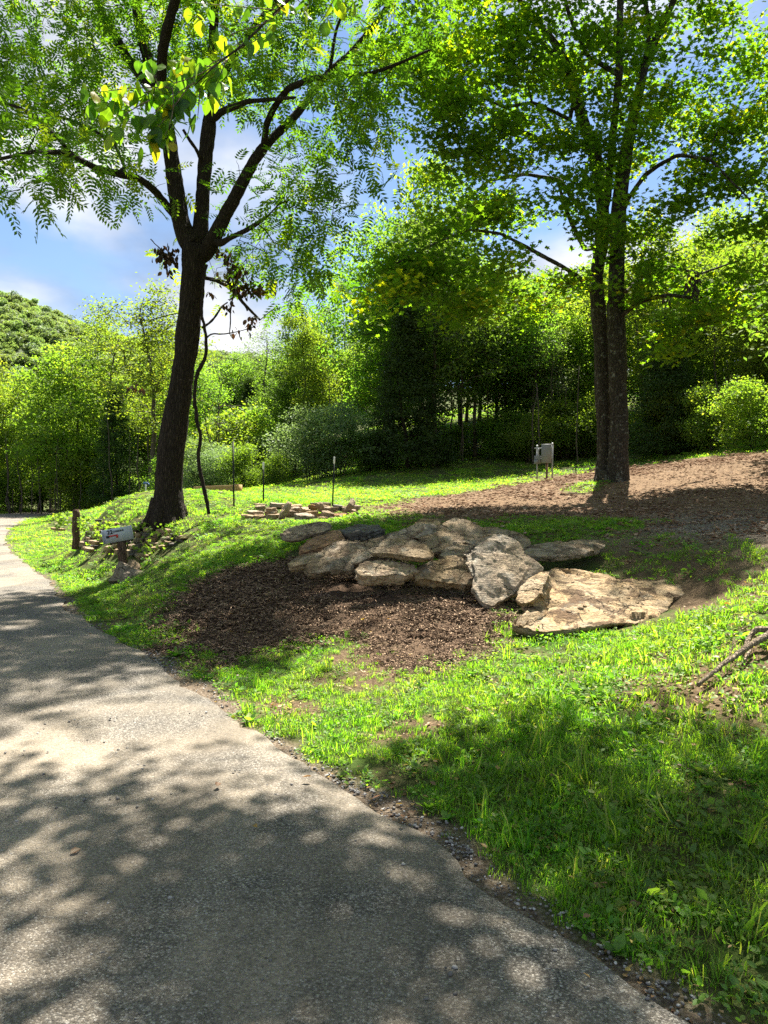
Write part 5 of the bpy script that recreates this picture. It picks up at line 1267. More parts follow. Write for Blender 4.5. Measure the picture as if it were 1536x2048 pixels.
sa = shade_attractors(rng, 120, 8.6, 11.5); sa = sa[~lit_hit(sa)]; att = np.concatenate([att, sa]); rel = att - sc0; tt_ = rel @ np.array(sdir); att = att[np.linalg.norm(rel - tt_[:, None] * np.array(sdir), axis=1) > 1.15]
att = att[~in_frame(att, 130)]
clear_t = in_frame(att + [0, 0, -0.5], 200); att = att[~clear_t]
hit = lit_hit(att)
att = att[~(hit & (rng.random(len(att)) < 0.93))]
nfar = len(att)
near_tree, _ = build_tree('overhanging_tree', 'broad-leaved tree beside the lane whose drooping boughs hang into the top left of the view', 'tree', sk, att, rng, M['bark_maple'], M['leaf_near'],
                          T_OVAL, 42, 0.13, 0.36, 0.006, up=0.6, flat=0.45, org=tb, step=0.5)
# the boughs in view: leaf by leaf
tips = []
twig = MB(); LEAFP = []
SPR = [ # spray stems (u,v,Y) from the bough down, with drooping leaves
 [(430, 130, 4.5), (385, 160, 4.45), (340, 165, 4.4), (300, 185, 4.4)], [(390, 165, 4.45), (345, 190, 4.4), (310, 225, 4.35), (285, 250, 4.3)], [(340, 175, 4.4), (280, 175, 4.4), (230, 180, 4.45), (185, 185, 4.5)],
 [(330, 190, 4.4), (300, 150, 4.4), (295, 120, 4.4)], [(300, 200, 4.35), (262, 215, 4.3), (235, 240, 4.3)], [(430, 135, 4.5), (400, 130, 4.6), (365, 120, 4.7), (340, 125, 4.8)], [(455, 115, 4.55), (420, 120, 4.6), (395, 160, 4.6), (372, 182, 4.6)],
 [(480, 95, 4.6), (450, 110, 4.6), (440, 150, 4.6), (430, 190, 4.6)], [(455, 118, 4.6), (425, 145, 4.5), (410, 170, 4.5)], [(400, 175, 4.5), (400, 215, 4.5), (395, 240, 4.5)],
 [(555, 20, 4.7), (500, 15, 4.7), (440, 10, 4.7), (380, 5, 4.7)], [(560, 20, 4.7), (530, 50, 4.6), (480, 60, 4.5), (445, 75, 4.5)], [(600, -20, 4.8), (560, 10, 4.7), (530, 20, 4.7)], [(640, -50, 4.9), (620, 0, 4.8), (610, 30, 4.8)],
 [(700, -100, 5.0), (680, -30, 4.9), (660, 20, 4.9), (640, 45, 4.9)], [(660, -60, 4.9), (590, -30, 4.8), (570, 0, 4.8)], [(480, 95, 4.6), (470, 60, 4.6), (420, 40, 4.6), (375, 30, 4.6)], [(380, 170, 4.45), (350, 210, 4.4), (318, 255, 4.35), (290, 280, 4.35)], [(345, 175, 4.4), (350, 230, 4.35), (330, 270, 4.3)],
 [(720, -110, 5.0), (760, -60, 5.1), (720, -10, 5.1), (700, 5, 5.1)], [(620, -30, 4.8), (500, -30, 4.8), (430, -20, 4.8), (390, -5, 4.8)], [(310, 180, 4.4), (270, 190, 4.5), (220, 200, 4.5), (205, 215, 4.5)], [(480, 95, 4.6), (520, 80, 4.7), (540, 60, 4.7), (550, 45, 4.7)]]
rg = np.random.default_rng(77)
LEAFW = []
for si, S in enumerate(SPR):
    W_ = 3.0 if si in (0, 1, 2, 3, 4, 5, 6, 7, 8, 9, 17, 18, 21) else 1.0
    P = np.array([W(*s) for s in S]); Pq, Rq = resample3(P, np.linspace(0.004, 0.0015, len(P)), 0.05); V, F = tube(Pq, Rq, 6, True); twig.add(V - tb, F)
    L = len(Pq)
    for i in range(2, L):
        for q in range(3 if W_ > 1 else 1):
            LEAFP.append(Pq[i] + rg.normal(0, 0.025, 3)); LEAFW.append(W_)
twig.build('leafy_twigs', M['deadwood'], near_tree, True)
LEAFP = np.array(LEAFP); kp = in_frame(LEAFP, 30); LEAFP = LEAFP[kp]; pw = np.array(LEAFW)[kp]; print('near leaves', len(LEAFP)); LEAFP = LEAFP[rg.choice(len(LEAFP), min(292, len(LEAFP)), False, pw / pw.sum())]
def big_leaf(k):
    rg_ = np.random.default_rng(900 + k); n = 9; V = []; F = []
    for i in range(n):
        s = i / (n - 1); w = 0.36 * (math.sin(PI * s ** 0.75) ** 0.8) * (1 - 0.12 * s) if 0 < i < n - 1 else 0.0
        y = s; z = -0.16 * s * s + 0.02 * math.sin(9 * s + k)
        V += [(-w, y, z + 0.10 * w), (0, y, z - 0.02), (w, y, z + 0.09 * w)]
    for i in range(n - 1):
        a = i * 3; F += [(a, a + 1, a + 4, a + 3), (a + 1, a + 2, a + 5, a + 4)]
    V = np.array(V); V[:, 1] += 0.12; V = np.vstack([V, [(-0.012, 0, 0.03), (0.012, 0, 0.03)]]); F.append((len(V) - 2, len(V) - 1, 1, 1)[:3])
    return mesh('leaf', V, _ragged(F), LM[k % 3], True, va={'tint': np.full(len(V), [0.2, 0.7, 0.5, 0.05, 0.9, 0.35][k % 6])})
def near_leaf_mat(name, c0, c1, tr):
    m = new_mat(name); b = NB(m); p = b.obj(); sx = b.n('ShaderNodeSeparateXYZ', {0: p})
    rnd = b.n('ShaderNodeObjectInfo').outputs['Random']
    v = b.math('ADD', b.math('MULTIPLY', b.math('ABSOLUTE', sx.outputs[0]), 9.0), b.math('MULTIPLY', sx.outputs[1], -12.0))
    ribs = b.ramp(b.math('FRACT', v), [(0.0, 0.7), (0.16, 1.0), (0.84, 1.0), (1.0, 0.7)])
    mid = b.ramp(b.math('ABSOLUTE', sx.outputs[0]), [(0.0, 1.5), (0.03, 1.0)])
    c = b.ramp(rnd, [(0.0, c0), (0.9, c1), (0.97, (0.24, 0.19, 0.02))])
    c = b.mix(1.0, b.mix(1.0, c, ribs, 'MULTIPLY'), mid, 'MULTIPLY')
    sp = b.ramp(b.noise(p, 3.0, 4), [(0.62, 0.0), (0.72, 0.5)]); c = b.mix(sp, c, (0.22, 0.14, 0.02))
    d = b.n('ShaderNodeBsdfPrincipled', {'Base Color': c, 'Roughness': 0.42, 'Specular IOR Level': 0.4}).outputs[0]
    t = b.n('ShaderNodeBsdfTranslucent', {'Color': b.mix(1.0, c, (3.2, 3.0, 0.6, 1), 'MULTIPLY')}).outputs[0]
    b.out(b.n('ShaderNodeMixShader', {0: tr, 1: d, 2: t}).outputs[0]); return m
LM = [near_leaf_mat('broad leaf', (0.05, 0.12, 0.02), (0.10, 0.19, 0.02), 0.6), near_leaf_mat('broad leaf deep', (0.035, 0.09, 0.02), (0.06, 0.14, 0.02), 0.5), near_leaf_mat('broad leaf yellowing', (0.09, 0.17, 0.02), (0.16, 0.22, 0.02), 0.62)]
LMESH = [big_leaf(k) for k in range(6)]
for k, q in enumerate(LEAFP):
    y = rg.normal(size=3) * 0.38; y[2] -= 1.0; y /= np.linalg.norm(y); x = np.cross(y, rg.normal(size=3)); x /= np.linalg.norm(x); z = np.cross(x, y)
    s = rg.uniform(0.07, 0.12)
    o = link('leaf', LMESH[k % 6], near_tree)
    mm_ = Matrix(np.stack([x, y, z], 1).tolist()).to_4x4(); mm_.translation = Vector(q - tb)
    o.matrix_local = mm_ @ Matrix.Scale(s, 4)
# ------------------------------------------------------------------ woodland edge
def wood_proto(kind, seed, h, cr, base_h, leafm, barkm, n_att, per, lsize, spread, leaf=T_RHOMB, up=0.4, multi=1, conic=False, tip=0.012, tr=0.012, sparse=0.0, fill=0.15):
    """meshes (trunk, crown) of a tree of height h around the origin"""
    rg = np.random.default_rng(seed); sk = Skel()
    for m_ in range(multi):
        a = rg.uniform(0, 2 * PI); lean = (0.05 if multi == 1 else 0.22) * h; top = np.array([math.cos(a) * lean * rg.uniform(.3, 1), math.sin(a) * lean * rg.uniform(.3, 1), h * rg.uniform(0.82, 0.95)])
        k = 12; f = np.linspace(0, 1, k)[:, None]; b0 = np.array([rg.normal(0, 0.12), rg.normal(0, 0.12), -0.3]) * (multi > 1) + [0, 0, -0.3 * (multi == 1)]
        P = b0 * (1 - f) + top * f + np.cumsum(rg.normal(0, 0.012 * h, (k, 3)) * [1, 1, 0], 0) * f
        sk.chain(P, np.linspace(tr * h, tr * h * 0.15, k), -1, 1)
    if conic:
        z = base_h + (h - base_h) * rg.random(n_att) ** 1.25; rr = cr * (1 - (z - base_h) / (h - base_h) * 0.96) ** 0.8; a = rg.uniform(0, 2 * PI, n_att)
        f = rg.uniform(0.45, 1.0, n_att); att = np.stack([np.cos(a) * rr * f, np.sin(a) * rr * f, z - 0.1 * rr], 1)
    else:
        nl = 7 + int(rg.integers(0, 4)); att = []
        for i in range(nl):
            a = rg.uniform(0, 2 * PI); zz = base_h + (h - base_h) * (0.12 + 0.78 * (i + 0.5) / nl); w = math.sin(PI * (0.18 + 0.74 * (zz - base_h) / (h - base_h)))
            c = np.array([math.cos(a) * cr * 0.5 * w, math.sin(a) * cr * 0.5 * w, zz]); att.append(ellipsoid_points(rg, c, (cr * 0.62 * w, cr * 0.62 * w, (h - base_h) * 0.17), n_att // nl, 0.3))
        att = np.concatenate(att)
        if fill: att = np.concatenate([att, ellipsoid_points(rg, (0, 0, base_h + (h - base_h) * 0.5), (cr * 0.6, cr * 0.6, (h - base_h) * 0.5), int(n_att * fill))])
    tips = sk.grow(att, rg, 0.7, sag=-0.06 if conic else 0.12); sk.radii(tip, 0.4)
    w = sk.wood(lambda l: True, 4); trunk = mesh(kind + '_trunk', w[0], w[1], barkm, True)
    tp = np.array(sk.P)[tips]; n = len(tp) * per
    c = np.repeat(tp, per, 0) + rg.normal(size=(n, 3)) * np.array([spread, spread, spread * 0.5])
    if conic: c[:, 2] -= 0.1
    tint = np.clip(0.6 * np.repeat(rg.random(len(tp)), per) + 0.4 * rg.random(n), 0, 0.93)
    V, F, tt = stamp(*leaf, c, rotmats(n, rg, up), lsize * rg.uniform(0.7, 1.3, n), tint)
    crown = mesh(kind + '_crown', V, F, leafm, False, va={'tint': tt})
    return trunk, crown, float(V[:, 2].max())
PRO = {
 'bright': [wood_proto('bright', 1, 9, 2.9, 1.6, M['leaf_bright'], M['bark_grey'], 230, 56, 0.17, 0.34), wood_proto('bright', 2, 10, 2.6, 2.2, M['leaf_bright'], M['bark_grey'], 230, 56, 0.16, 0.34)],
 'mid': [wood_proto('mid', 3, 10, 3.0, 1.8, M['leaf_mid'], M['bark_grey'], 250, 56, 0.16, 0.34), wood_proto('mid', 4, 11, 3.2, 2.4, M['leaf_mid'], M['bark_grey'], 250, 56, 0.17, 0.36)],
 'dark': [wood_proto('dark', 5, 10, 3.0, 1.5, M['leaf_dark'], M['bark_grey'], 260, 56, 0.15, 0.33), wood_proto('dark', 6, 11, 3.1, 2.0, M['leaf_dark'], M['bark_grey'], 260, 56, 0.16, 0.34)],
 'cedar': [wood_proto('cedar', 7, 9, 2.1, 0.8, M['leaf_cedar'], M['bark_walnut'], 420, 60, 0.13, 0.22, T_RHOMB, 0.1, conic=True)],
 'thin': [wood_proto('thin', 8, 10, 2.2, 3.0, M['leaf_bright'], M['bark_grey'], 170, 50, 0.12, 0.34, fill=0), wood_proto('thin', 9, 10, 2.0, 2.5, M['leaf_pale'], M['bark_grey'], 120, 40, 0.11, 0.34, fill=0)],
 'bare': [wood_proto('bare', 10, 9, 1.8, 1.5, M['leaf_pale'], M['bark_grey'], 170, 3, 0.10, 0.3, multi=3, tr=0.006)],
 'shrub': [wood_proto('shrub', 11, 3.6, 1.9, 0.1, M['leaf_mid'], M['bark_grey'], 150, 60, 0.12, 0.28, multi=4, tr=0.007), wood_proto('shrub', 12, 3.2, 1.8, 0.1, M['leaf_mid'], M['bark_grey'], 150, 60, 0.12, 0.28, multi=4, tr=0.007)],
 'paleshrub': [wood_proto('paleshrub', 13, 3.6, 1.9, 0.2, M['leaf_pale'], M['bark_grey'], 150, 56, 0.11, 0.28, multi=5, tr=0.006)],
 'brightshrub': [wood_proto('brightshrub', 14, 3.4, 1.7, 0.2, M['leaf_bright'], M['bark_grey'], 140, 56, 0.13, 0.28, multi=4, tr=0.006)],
}
PROOT = {}
def place(kind, var, u, vb, Y, vtop, name, label, cat, group, wide=1.0, rz=None, sink=0.1):
    trunk, crown, h = PRO[kind][var % len(PRO[kind])]
    q = W(u, vb, Y); gz = ground(q[0], q[1]); top = W(u, vtop, Y)[2]; s = (top - gz) / h
    key = (kind, var % len(PRO[kind]), name)
    loc = (q[0], q[1], gz - sink); rot = (0, 0, (u * 0.37 + Y) % 6.28 if rz is None else rz); sc = (s * wide, s * wide, s)
    if key not in PROOT:
        r = thing(name, label, cat, loc, rot, group); r.scale = sc; link('trunk', trunk, r); link('crown', crown, r); PROOT[key] = r
    else: r = copy_tree(PROOT[key], label, loc, rot, sc); r['group'] = group
    return r
G1 = 'trees along the woodland edge'
T = [  # kind, var, u, vbase, Y, vtop, wide, name, label
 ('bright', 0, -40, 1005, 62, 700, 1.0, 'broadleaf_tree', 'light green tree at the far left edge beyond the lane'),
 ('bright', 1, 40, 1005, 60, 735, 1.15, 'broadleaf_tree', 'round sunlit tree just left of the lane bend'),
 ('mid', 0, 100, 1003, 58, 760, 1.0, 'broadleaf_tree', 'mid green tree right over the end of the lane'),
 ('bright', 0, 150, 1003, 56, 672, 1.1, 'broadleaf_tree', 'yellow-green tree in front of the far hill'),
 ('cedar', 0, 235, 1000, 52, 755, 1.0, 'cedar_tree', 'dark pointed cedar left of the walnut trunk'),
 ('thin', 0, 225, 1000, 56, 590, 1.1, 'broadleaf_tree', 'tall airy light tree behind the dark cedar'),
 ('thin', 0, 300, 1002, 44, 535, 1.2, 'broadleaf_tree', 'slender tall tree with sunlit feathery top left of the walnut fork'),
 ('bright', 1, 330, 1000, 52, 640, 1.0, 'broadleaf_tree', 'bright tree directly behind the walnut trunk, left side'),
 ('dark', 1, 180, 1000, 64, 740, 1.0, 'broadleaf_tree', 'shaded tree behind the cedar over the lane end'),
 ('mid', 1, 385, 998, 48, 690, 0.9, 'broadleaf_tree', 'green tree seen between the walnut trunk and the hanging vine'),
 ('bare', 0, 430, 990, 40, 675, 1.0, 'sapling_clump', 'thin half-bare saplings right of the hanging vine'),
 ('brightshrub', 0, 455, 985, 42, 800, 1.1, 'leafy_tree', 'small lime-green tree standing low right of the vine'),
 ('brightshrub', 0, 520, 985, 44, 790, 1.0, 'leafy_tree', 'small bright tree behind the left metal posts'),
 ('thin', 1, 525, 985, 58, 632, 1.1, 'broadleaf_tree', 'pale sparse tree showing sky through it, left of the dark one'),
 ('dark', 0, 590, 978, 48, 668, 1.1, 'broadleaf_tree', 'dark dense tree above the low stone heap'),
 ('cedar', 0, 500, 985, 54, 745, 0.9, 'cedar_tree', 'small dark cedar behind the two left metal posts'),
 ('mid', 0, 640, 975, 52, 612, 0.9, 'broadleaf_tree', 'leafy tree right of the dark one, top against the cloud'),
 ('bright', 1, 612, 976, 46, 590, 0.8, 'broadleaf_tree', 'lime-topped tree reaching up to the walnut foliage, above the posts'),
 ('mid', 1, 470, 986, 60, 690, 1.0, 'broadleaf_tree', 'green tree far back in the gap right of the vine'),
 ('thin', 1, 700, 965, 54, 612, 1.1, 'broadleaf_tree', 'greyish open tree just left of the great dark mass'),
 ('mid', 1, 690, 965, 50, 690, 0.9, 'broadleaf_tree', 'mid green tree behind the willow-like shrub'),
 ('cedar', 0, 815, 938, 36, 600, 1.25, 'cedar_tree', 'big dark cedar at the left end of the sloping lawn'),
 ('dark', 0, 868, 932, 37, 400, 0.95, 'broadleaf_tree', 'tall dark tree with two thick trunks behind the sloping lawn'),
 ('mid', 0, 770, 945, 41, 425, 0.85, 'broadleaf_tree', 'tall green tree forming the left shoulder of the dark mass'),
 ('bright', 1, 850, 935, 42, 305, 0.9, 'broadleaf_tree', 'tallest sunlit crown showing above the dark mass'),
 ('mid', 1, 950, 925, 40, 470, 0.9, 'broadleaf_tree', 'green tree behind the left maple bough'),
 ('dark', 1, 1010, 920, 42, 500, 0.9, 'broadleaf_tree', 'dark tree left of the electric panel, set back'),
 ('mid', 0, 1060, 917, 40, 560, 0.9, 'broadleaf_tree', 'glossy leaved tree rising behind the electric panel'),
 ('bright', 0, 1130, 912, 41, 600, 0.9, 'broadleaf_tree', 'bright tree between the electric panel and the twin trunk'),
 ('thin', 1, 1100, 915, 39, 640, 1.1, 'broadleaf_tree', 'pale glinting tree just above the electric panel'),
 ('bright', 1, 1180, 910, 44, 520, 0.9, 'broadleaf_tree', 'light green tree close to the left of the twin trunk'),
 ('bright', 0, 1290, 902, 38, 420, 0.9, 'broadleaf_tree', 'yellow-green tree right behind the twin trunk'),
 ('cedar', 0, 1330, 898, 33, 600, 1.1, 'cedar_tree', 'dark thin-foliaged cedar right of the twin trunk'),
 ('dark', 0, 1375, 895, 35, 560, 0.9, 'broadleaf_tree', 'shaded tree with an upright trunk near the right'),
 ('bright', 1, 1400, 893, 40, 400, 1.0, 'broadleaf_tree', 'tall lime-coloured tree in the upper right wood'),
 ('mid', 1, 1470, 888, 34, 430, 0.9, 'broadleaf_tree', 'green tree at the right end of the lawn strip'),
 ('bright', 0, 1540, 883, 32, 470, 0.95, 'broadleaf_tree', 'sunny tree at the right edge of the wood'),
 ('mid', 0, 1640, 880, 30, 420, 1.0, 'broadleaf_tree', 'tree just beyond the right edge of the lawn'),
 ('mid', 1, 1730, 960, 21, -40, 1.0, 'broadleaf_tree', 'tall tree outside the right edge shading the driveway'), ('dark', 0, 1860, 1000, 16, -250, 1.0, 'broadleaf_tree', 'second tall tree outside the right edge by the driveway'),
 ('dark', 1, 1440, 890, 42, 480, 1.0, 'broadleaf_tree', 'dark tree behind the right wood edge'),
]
for k, (kd, vr, u, vb, Y, vt, wd, nm, lab) in enumerate(T):
    place(kd, vr, u, vb, Y, vt, nm, lab, 'tree', G1, wd)
S = [
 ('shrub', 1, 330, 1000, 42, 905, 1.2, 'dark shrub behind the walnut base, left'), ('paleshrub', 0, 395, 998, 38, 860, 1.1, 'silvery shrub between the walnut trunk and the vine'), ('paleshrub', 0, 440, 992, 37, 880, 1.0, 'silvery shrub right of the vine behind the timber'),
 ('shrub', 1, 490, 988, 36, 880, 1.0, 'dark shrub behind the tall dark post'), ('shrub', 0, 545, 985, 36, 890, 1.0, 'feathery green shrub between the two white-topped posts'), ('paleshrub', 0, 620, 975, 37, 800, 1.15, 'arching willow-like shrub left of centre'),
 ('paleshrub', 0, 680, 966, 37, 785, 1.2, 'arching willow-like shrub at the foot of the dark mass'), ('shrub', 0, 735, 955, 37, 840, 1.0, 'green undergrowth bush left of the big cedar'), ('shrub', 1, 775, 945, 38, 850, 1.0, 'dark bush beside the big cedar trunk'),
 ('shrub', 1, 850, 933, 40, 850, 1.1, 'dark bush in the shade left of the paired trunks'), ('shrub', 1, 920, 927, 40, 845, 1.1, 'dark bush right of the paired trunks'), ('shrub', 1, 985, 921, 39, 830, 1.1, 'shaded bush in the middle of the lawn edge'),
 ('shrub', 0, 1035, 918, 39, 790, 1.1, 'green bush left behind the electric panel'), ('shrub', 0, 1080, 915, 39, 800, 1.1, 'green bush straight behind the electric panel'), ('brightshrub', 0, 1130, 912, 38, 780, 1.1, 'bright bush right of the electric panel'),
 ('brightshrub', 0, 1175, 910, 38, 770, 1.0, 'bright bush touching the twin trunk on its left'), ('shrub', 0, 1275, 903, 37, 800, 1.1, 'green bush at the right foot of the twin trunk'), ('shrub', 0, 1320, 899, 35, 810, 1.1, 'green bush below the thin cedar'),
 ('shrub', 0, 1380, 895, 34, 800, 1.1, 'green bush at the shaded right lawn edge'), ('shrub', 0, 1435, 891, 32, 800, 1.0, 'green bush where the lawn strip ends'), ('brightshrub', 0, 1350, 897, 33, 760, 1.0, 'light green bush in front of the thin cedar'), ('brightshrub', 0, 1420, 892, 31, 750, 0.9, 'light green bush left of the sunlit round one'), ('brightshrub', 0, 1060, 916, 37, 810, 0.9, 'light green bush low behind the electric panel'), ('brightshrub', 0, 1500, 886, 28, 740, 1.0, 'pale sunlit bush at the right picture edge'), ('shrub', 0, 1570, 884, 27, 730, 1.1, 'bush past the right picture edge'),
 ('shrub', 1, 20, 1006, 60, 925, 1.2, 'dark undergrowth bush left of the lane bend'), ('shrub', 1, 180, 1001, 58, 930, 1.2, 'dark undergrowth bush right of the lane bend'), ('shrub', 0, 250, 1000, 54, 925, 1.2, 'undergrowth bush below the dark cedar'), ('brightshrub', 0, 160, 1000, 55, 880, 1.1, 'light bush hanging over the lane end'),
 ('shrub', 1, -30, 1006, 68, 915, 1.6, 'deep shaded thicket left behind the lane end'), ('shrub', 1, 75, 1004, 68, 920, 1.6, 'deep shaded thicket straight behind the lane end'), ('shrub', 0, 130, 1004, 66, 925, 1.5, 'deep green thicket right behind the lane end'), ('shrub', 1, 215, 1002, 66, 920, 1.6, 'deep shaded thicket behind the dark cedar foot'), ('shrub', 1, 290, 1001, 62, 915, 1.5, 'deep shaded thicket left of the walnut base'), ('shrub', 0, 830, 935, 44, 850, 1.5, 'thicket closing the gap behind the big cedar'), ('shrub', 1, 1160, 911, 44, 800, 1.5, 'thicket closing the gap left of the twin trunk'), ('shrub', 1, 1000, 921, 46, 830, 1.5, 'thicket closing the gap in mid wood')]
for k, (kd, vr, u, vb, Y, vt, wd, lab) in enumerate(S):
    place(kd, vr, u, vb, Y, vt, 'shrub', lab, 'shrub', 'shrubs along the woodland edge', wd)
# trunks and crowns filling the depth of the wood
rg = np.random.default_rng(41); GB = 'trees standing deeper in the wood'
lab_b = {'mid': 'one of the green trees standing deeper in the wood behind the front row', 'dark': 'one of the dark trees standing deeper in the wood behind the front row', 'bright': 'one of the light green trees standing deeper in the wood behind the front row'}
vt_of = lambda u: np.interp(u, [-200, 0, 100, 200, 340, 430, 560, 700, 760, 900, 1000, 1200, 1400, 1600], [760, 780, 780, 750, 740, 760, 730, 690, 560, 500, 560, 560, 470, 450])
vb_of = lambda u: np.interp(u, [-200, 100, 600, 800, 1200, 1600], [1005, 1003, 978, 940, 908, 880])
u = -180
k = 0
while u < 1720:
    for row in (0, 1):
        Y = np.interp(u, [-200, 300, 700, 900, 1600], [70, 64, 56, 46, 42]) + 7 * row + rg.uniform(-2, 2)
        kd = ['mid', 'dark', 'mid', 'bright', 'dark'][k % 5]
        uu = u + rg.uniform(-25, 25); place(kd, k, uu, vb_of(uu), Y, vt_of(uu) + rg.uniform(-40, 50) - 10 * row, 'woodland_tree', lab_b[kd], 'tree', GB, 1.15)
        k += 1
    u += 68
# slim saplings at the wood's foot (trunks catching light)
def sapling_mesh(seed):
    rg_ = np.random.default_rng(seed); P = [(0, 0, -0.2)]; 
    for i in range(8): P.append((P[-1][0] + rg_.normal(0, 0.07), P[-1][1] + rg_.normal(0, 0.07), P[-1][2] + 0.75))
    V, F = tube(P, np.linspace(0.055, 0.02, 9), 7, True); return mesh('stem', V, _ragged([list(f) for f in F]), M['bark_grey'], True)
SM = [sapling_mesh(i) for i in range(4)]
for k in range(36):
    u = rg.uniform(-60, 1560) if k > 12 else rg.uniform(-40, 330)
    if 345 < u < 640: u += 300
    vb = vb_of(u); Y = np.interp(u, [0, 300, 700, 900, 1600], [56, 50, 42, 38, 33]) + rg.uniform(-2, 3); q = W(u, vb, Y)
    o = link('sapling', SM[k % 4], loc=(q[0], q[1], ground(q[0], q[1]) - 0.1), rot=(0, 0, k)); s = rg.uniform(0.6, 1.4); o.scale = (s, s, rg.uniform(0.6, 1.1))
    tag(o, 'one of the slim bare stems standing among the undergrowth at the wood edge', 'sapling', 'slim bare stems at the wood edge')

# ------------------------------------------------------------------ far wooded hill
hx = np.linspace(-420, 420, 90); hy = np.linspace(115, 430, 50); HX, HY = np.meshgrid(hx, hy)
ridge = np.interp(HX, [-420, -250, -190, -154, -136, -118, -100, -60, -20, 40, 120, 200, 420], [110, 92, 86, 77, 75, 70, 63, 53, 44, 38, 42, 46, 60])
HZ = ridge * np.clip((HY - 115) / 185, 0, 1) ** 0.85 * np.where(HY > 300, 1 - (HY - 300) / 500, 1) - 2 + 4 * fbm(np.stack([HX, HY, HX * 0], -1), 0.02, 3, 4)
ii = (np.arange(49)[:, None] * 90 + np.arange(89)[None, :]).ravel()
hm = flat_mat('hill soil', (0.05, 0.07, 0.02), 0.95)
tag(link('hill', mesh('hill', np.stack([HX, HY, HZ], -1).reshape(-1, 3), np.stack([ii, ii + 1, ii + 91, ii + 90], 1), hm, True)), 'far wooded hill', kind='structure')
def hill_crown(seed):
    rg_ = np.random.default_rng(seed); c = []
    for i in range(9):
        a = rg_.uniform(0, 2 * PI); r = rg_.uniform(0, 2.6); c.append(ellipsoid_points(rg_, (math.cos(a) * r, math.sin(a) * r, rg_.uniform(2, 6.5) - r * 0.5), (1.9, 1.9, 1.3), 130, 0.6))
    c = np.concatenate(c); n = len(c); V, F, tt = stamp(*T_RHOMB, c, rotmats(n, rg_, 0.9), rg_.uniform(0.6, 1.1, n), np.clip(rg_.random(n), 0, .9))
    return mesh('hill_crown', V, F, M['leaf_hill'], va={'tint': tt})
HC = [hill_crown(i) for i in range(4)]
n = 16000; X = rg.uniform(-330, 200, n); Yh = 118 + 230 * rg.random(n) ** 0.8
ridge_ = np.interp(X, [-420, -250, -190, -154, -136, -118, -100, -60, -20, 40, 120, 200, 420], [110, 92, 86, 77, 75, 70, 63, 53, 44, 38, 42, 46, 60])
Zh = ridge_ * np.clip((Yh - 115) / 185, 0, 1) ** 0.85 * np.where(Yh > 300, 1 - (Yh - 300) / 500, 1) - 3 + 4 * fbm(np.stack([X, Yh, X * 0], -1), 0.02, 3, 4)
scatter('hill_forest', np.stack([X, Yh, Zh], 1), HC, rg.uniform(0, 6.28, n), rg.uniform(0.25, 0.75, n), tilt=rg.normal(0, 0.25, (n, 2)), label='trees covering the far hill')

# ------------------------------------------------------------------ ground cover
def blade_tuft(seed, nb, hgt, rad, wid, lean=0.5):
    rg_ = np.random.default_rng(seed); V = []; F = []; tt = []
    for i in range(nb):
        a = rg_.uniform(0, 2 * PI); r = rad * math.sqrt(rg_.random()); bx, by = r * math.cos(a), r * math.sin(a); d = rg_.uniform(0, 2 * PI); h = hgt * rg_.uniform(0.45, 1.15); w = wid * rg_.uniform(0.7, 1.3)
        dx, dy = math.cos(d), math.sin(d); px_, py_ = -dy * w / 2, dx * w / 2; l = lean * rg_.uniform(0.3, 1.5) * h; k = len(V)
        V += [(bx - px_, by - py_, -0.01), (bx + px_, by + py_, -0.01), (bx + dx * l * 0.35 + px_ * .8, by + dy * l * 0.35 + py_ * .8, h * 0.6), (bx + dx * l * 0.35 - px_ * .8, by + dy * l * 0.35 - py_ * .8, h * 0.6), (bx + dx * l, by + dy * l, h * (1.0 - 0.25 * min(l / h, 1)))]
        F += [(k, k + 1, k + 2, k + 3), (k + 3, k + 2, k + 4)]; t = rg_.random() * 0.9; t = 1.0 if rg_.random() < 0.05 else t; tt += [t] * 5
    return mesh('grass_tuft', V, _ragged(F), M['grass'], va={'tint': np.array(tt)})
def weed_clump(seed, nl, hgt, rad, ls, leaf=T_OVAL):
    rg_ = np.random.default_rng(seed); r = rad * np.sqrt(rg_.random(nl)); a = rg_.uniform(0, 6.28, nl); P = np.stack([r * np.cos(a), r * np.sin(a), hgt * rg_.uniform(0.15, 1, nl)], 1)
    y = np.stack([np.cos(a), np.sin(a), 0.3 + 0 * a], 1) + rg_.normal(0, 0.45, (nl, 3)); y /= np.linalg.norm(y, axis=1)[:, None]
    up = np.array([0, 0, 1.0]) + rg_.normal(0, 0.3, (nl, 3)); x = np.cross(y, up); x /= np.linalg.norm(x, axis=1)[:, None]
    V, F, tt = stamp(*leaf, P, np.stack([x, y, np.cross(x, y)], 2), ls * rg_.uniform(0.6, 1.3, nl), np.clip(rg_.random(nl), 0, 0.95)); return mesh('weed_clump', V, F, M['weed'], va={'tint': tt})
def rosette(seed, nl, ls):
    rg_ = np.random.default_rng(seed); a = np.arange(nl) * 2.4; P = np.zeros((nl, 3)); P[:, 2] = 0.01
    el = rg_.uniform(0.15, 0.9, nl); y = np.stack([np.cos(a) * np.cos(el), np.sin(a) * np.cos(el), np.sin(el)], 1); x = np.cross(y, [0, 0, 1.0]); x /= np.linalg.norm(x, axis=1)[:, None]
    V, F, tt = stamp(*T_OVAL, P, np.stack([x, y, np.cross(x, y)], 2), ls * rg_.uniform(0.6, 1.2, nl), np.clip(rg_.random(nl), 0, 0.9)); return mesh('rosette', V, F, M['weed'], va={'tint': tt})
SHORT = [blade_tuft(i, 26, 0.042, 0.055, 0.0040, 0.8) for i in range(5)] + [blade_tuft(10 + i, 24, 0.062, 0.05, 0.0045, 0.7) for i in range(3)]
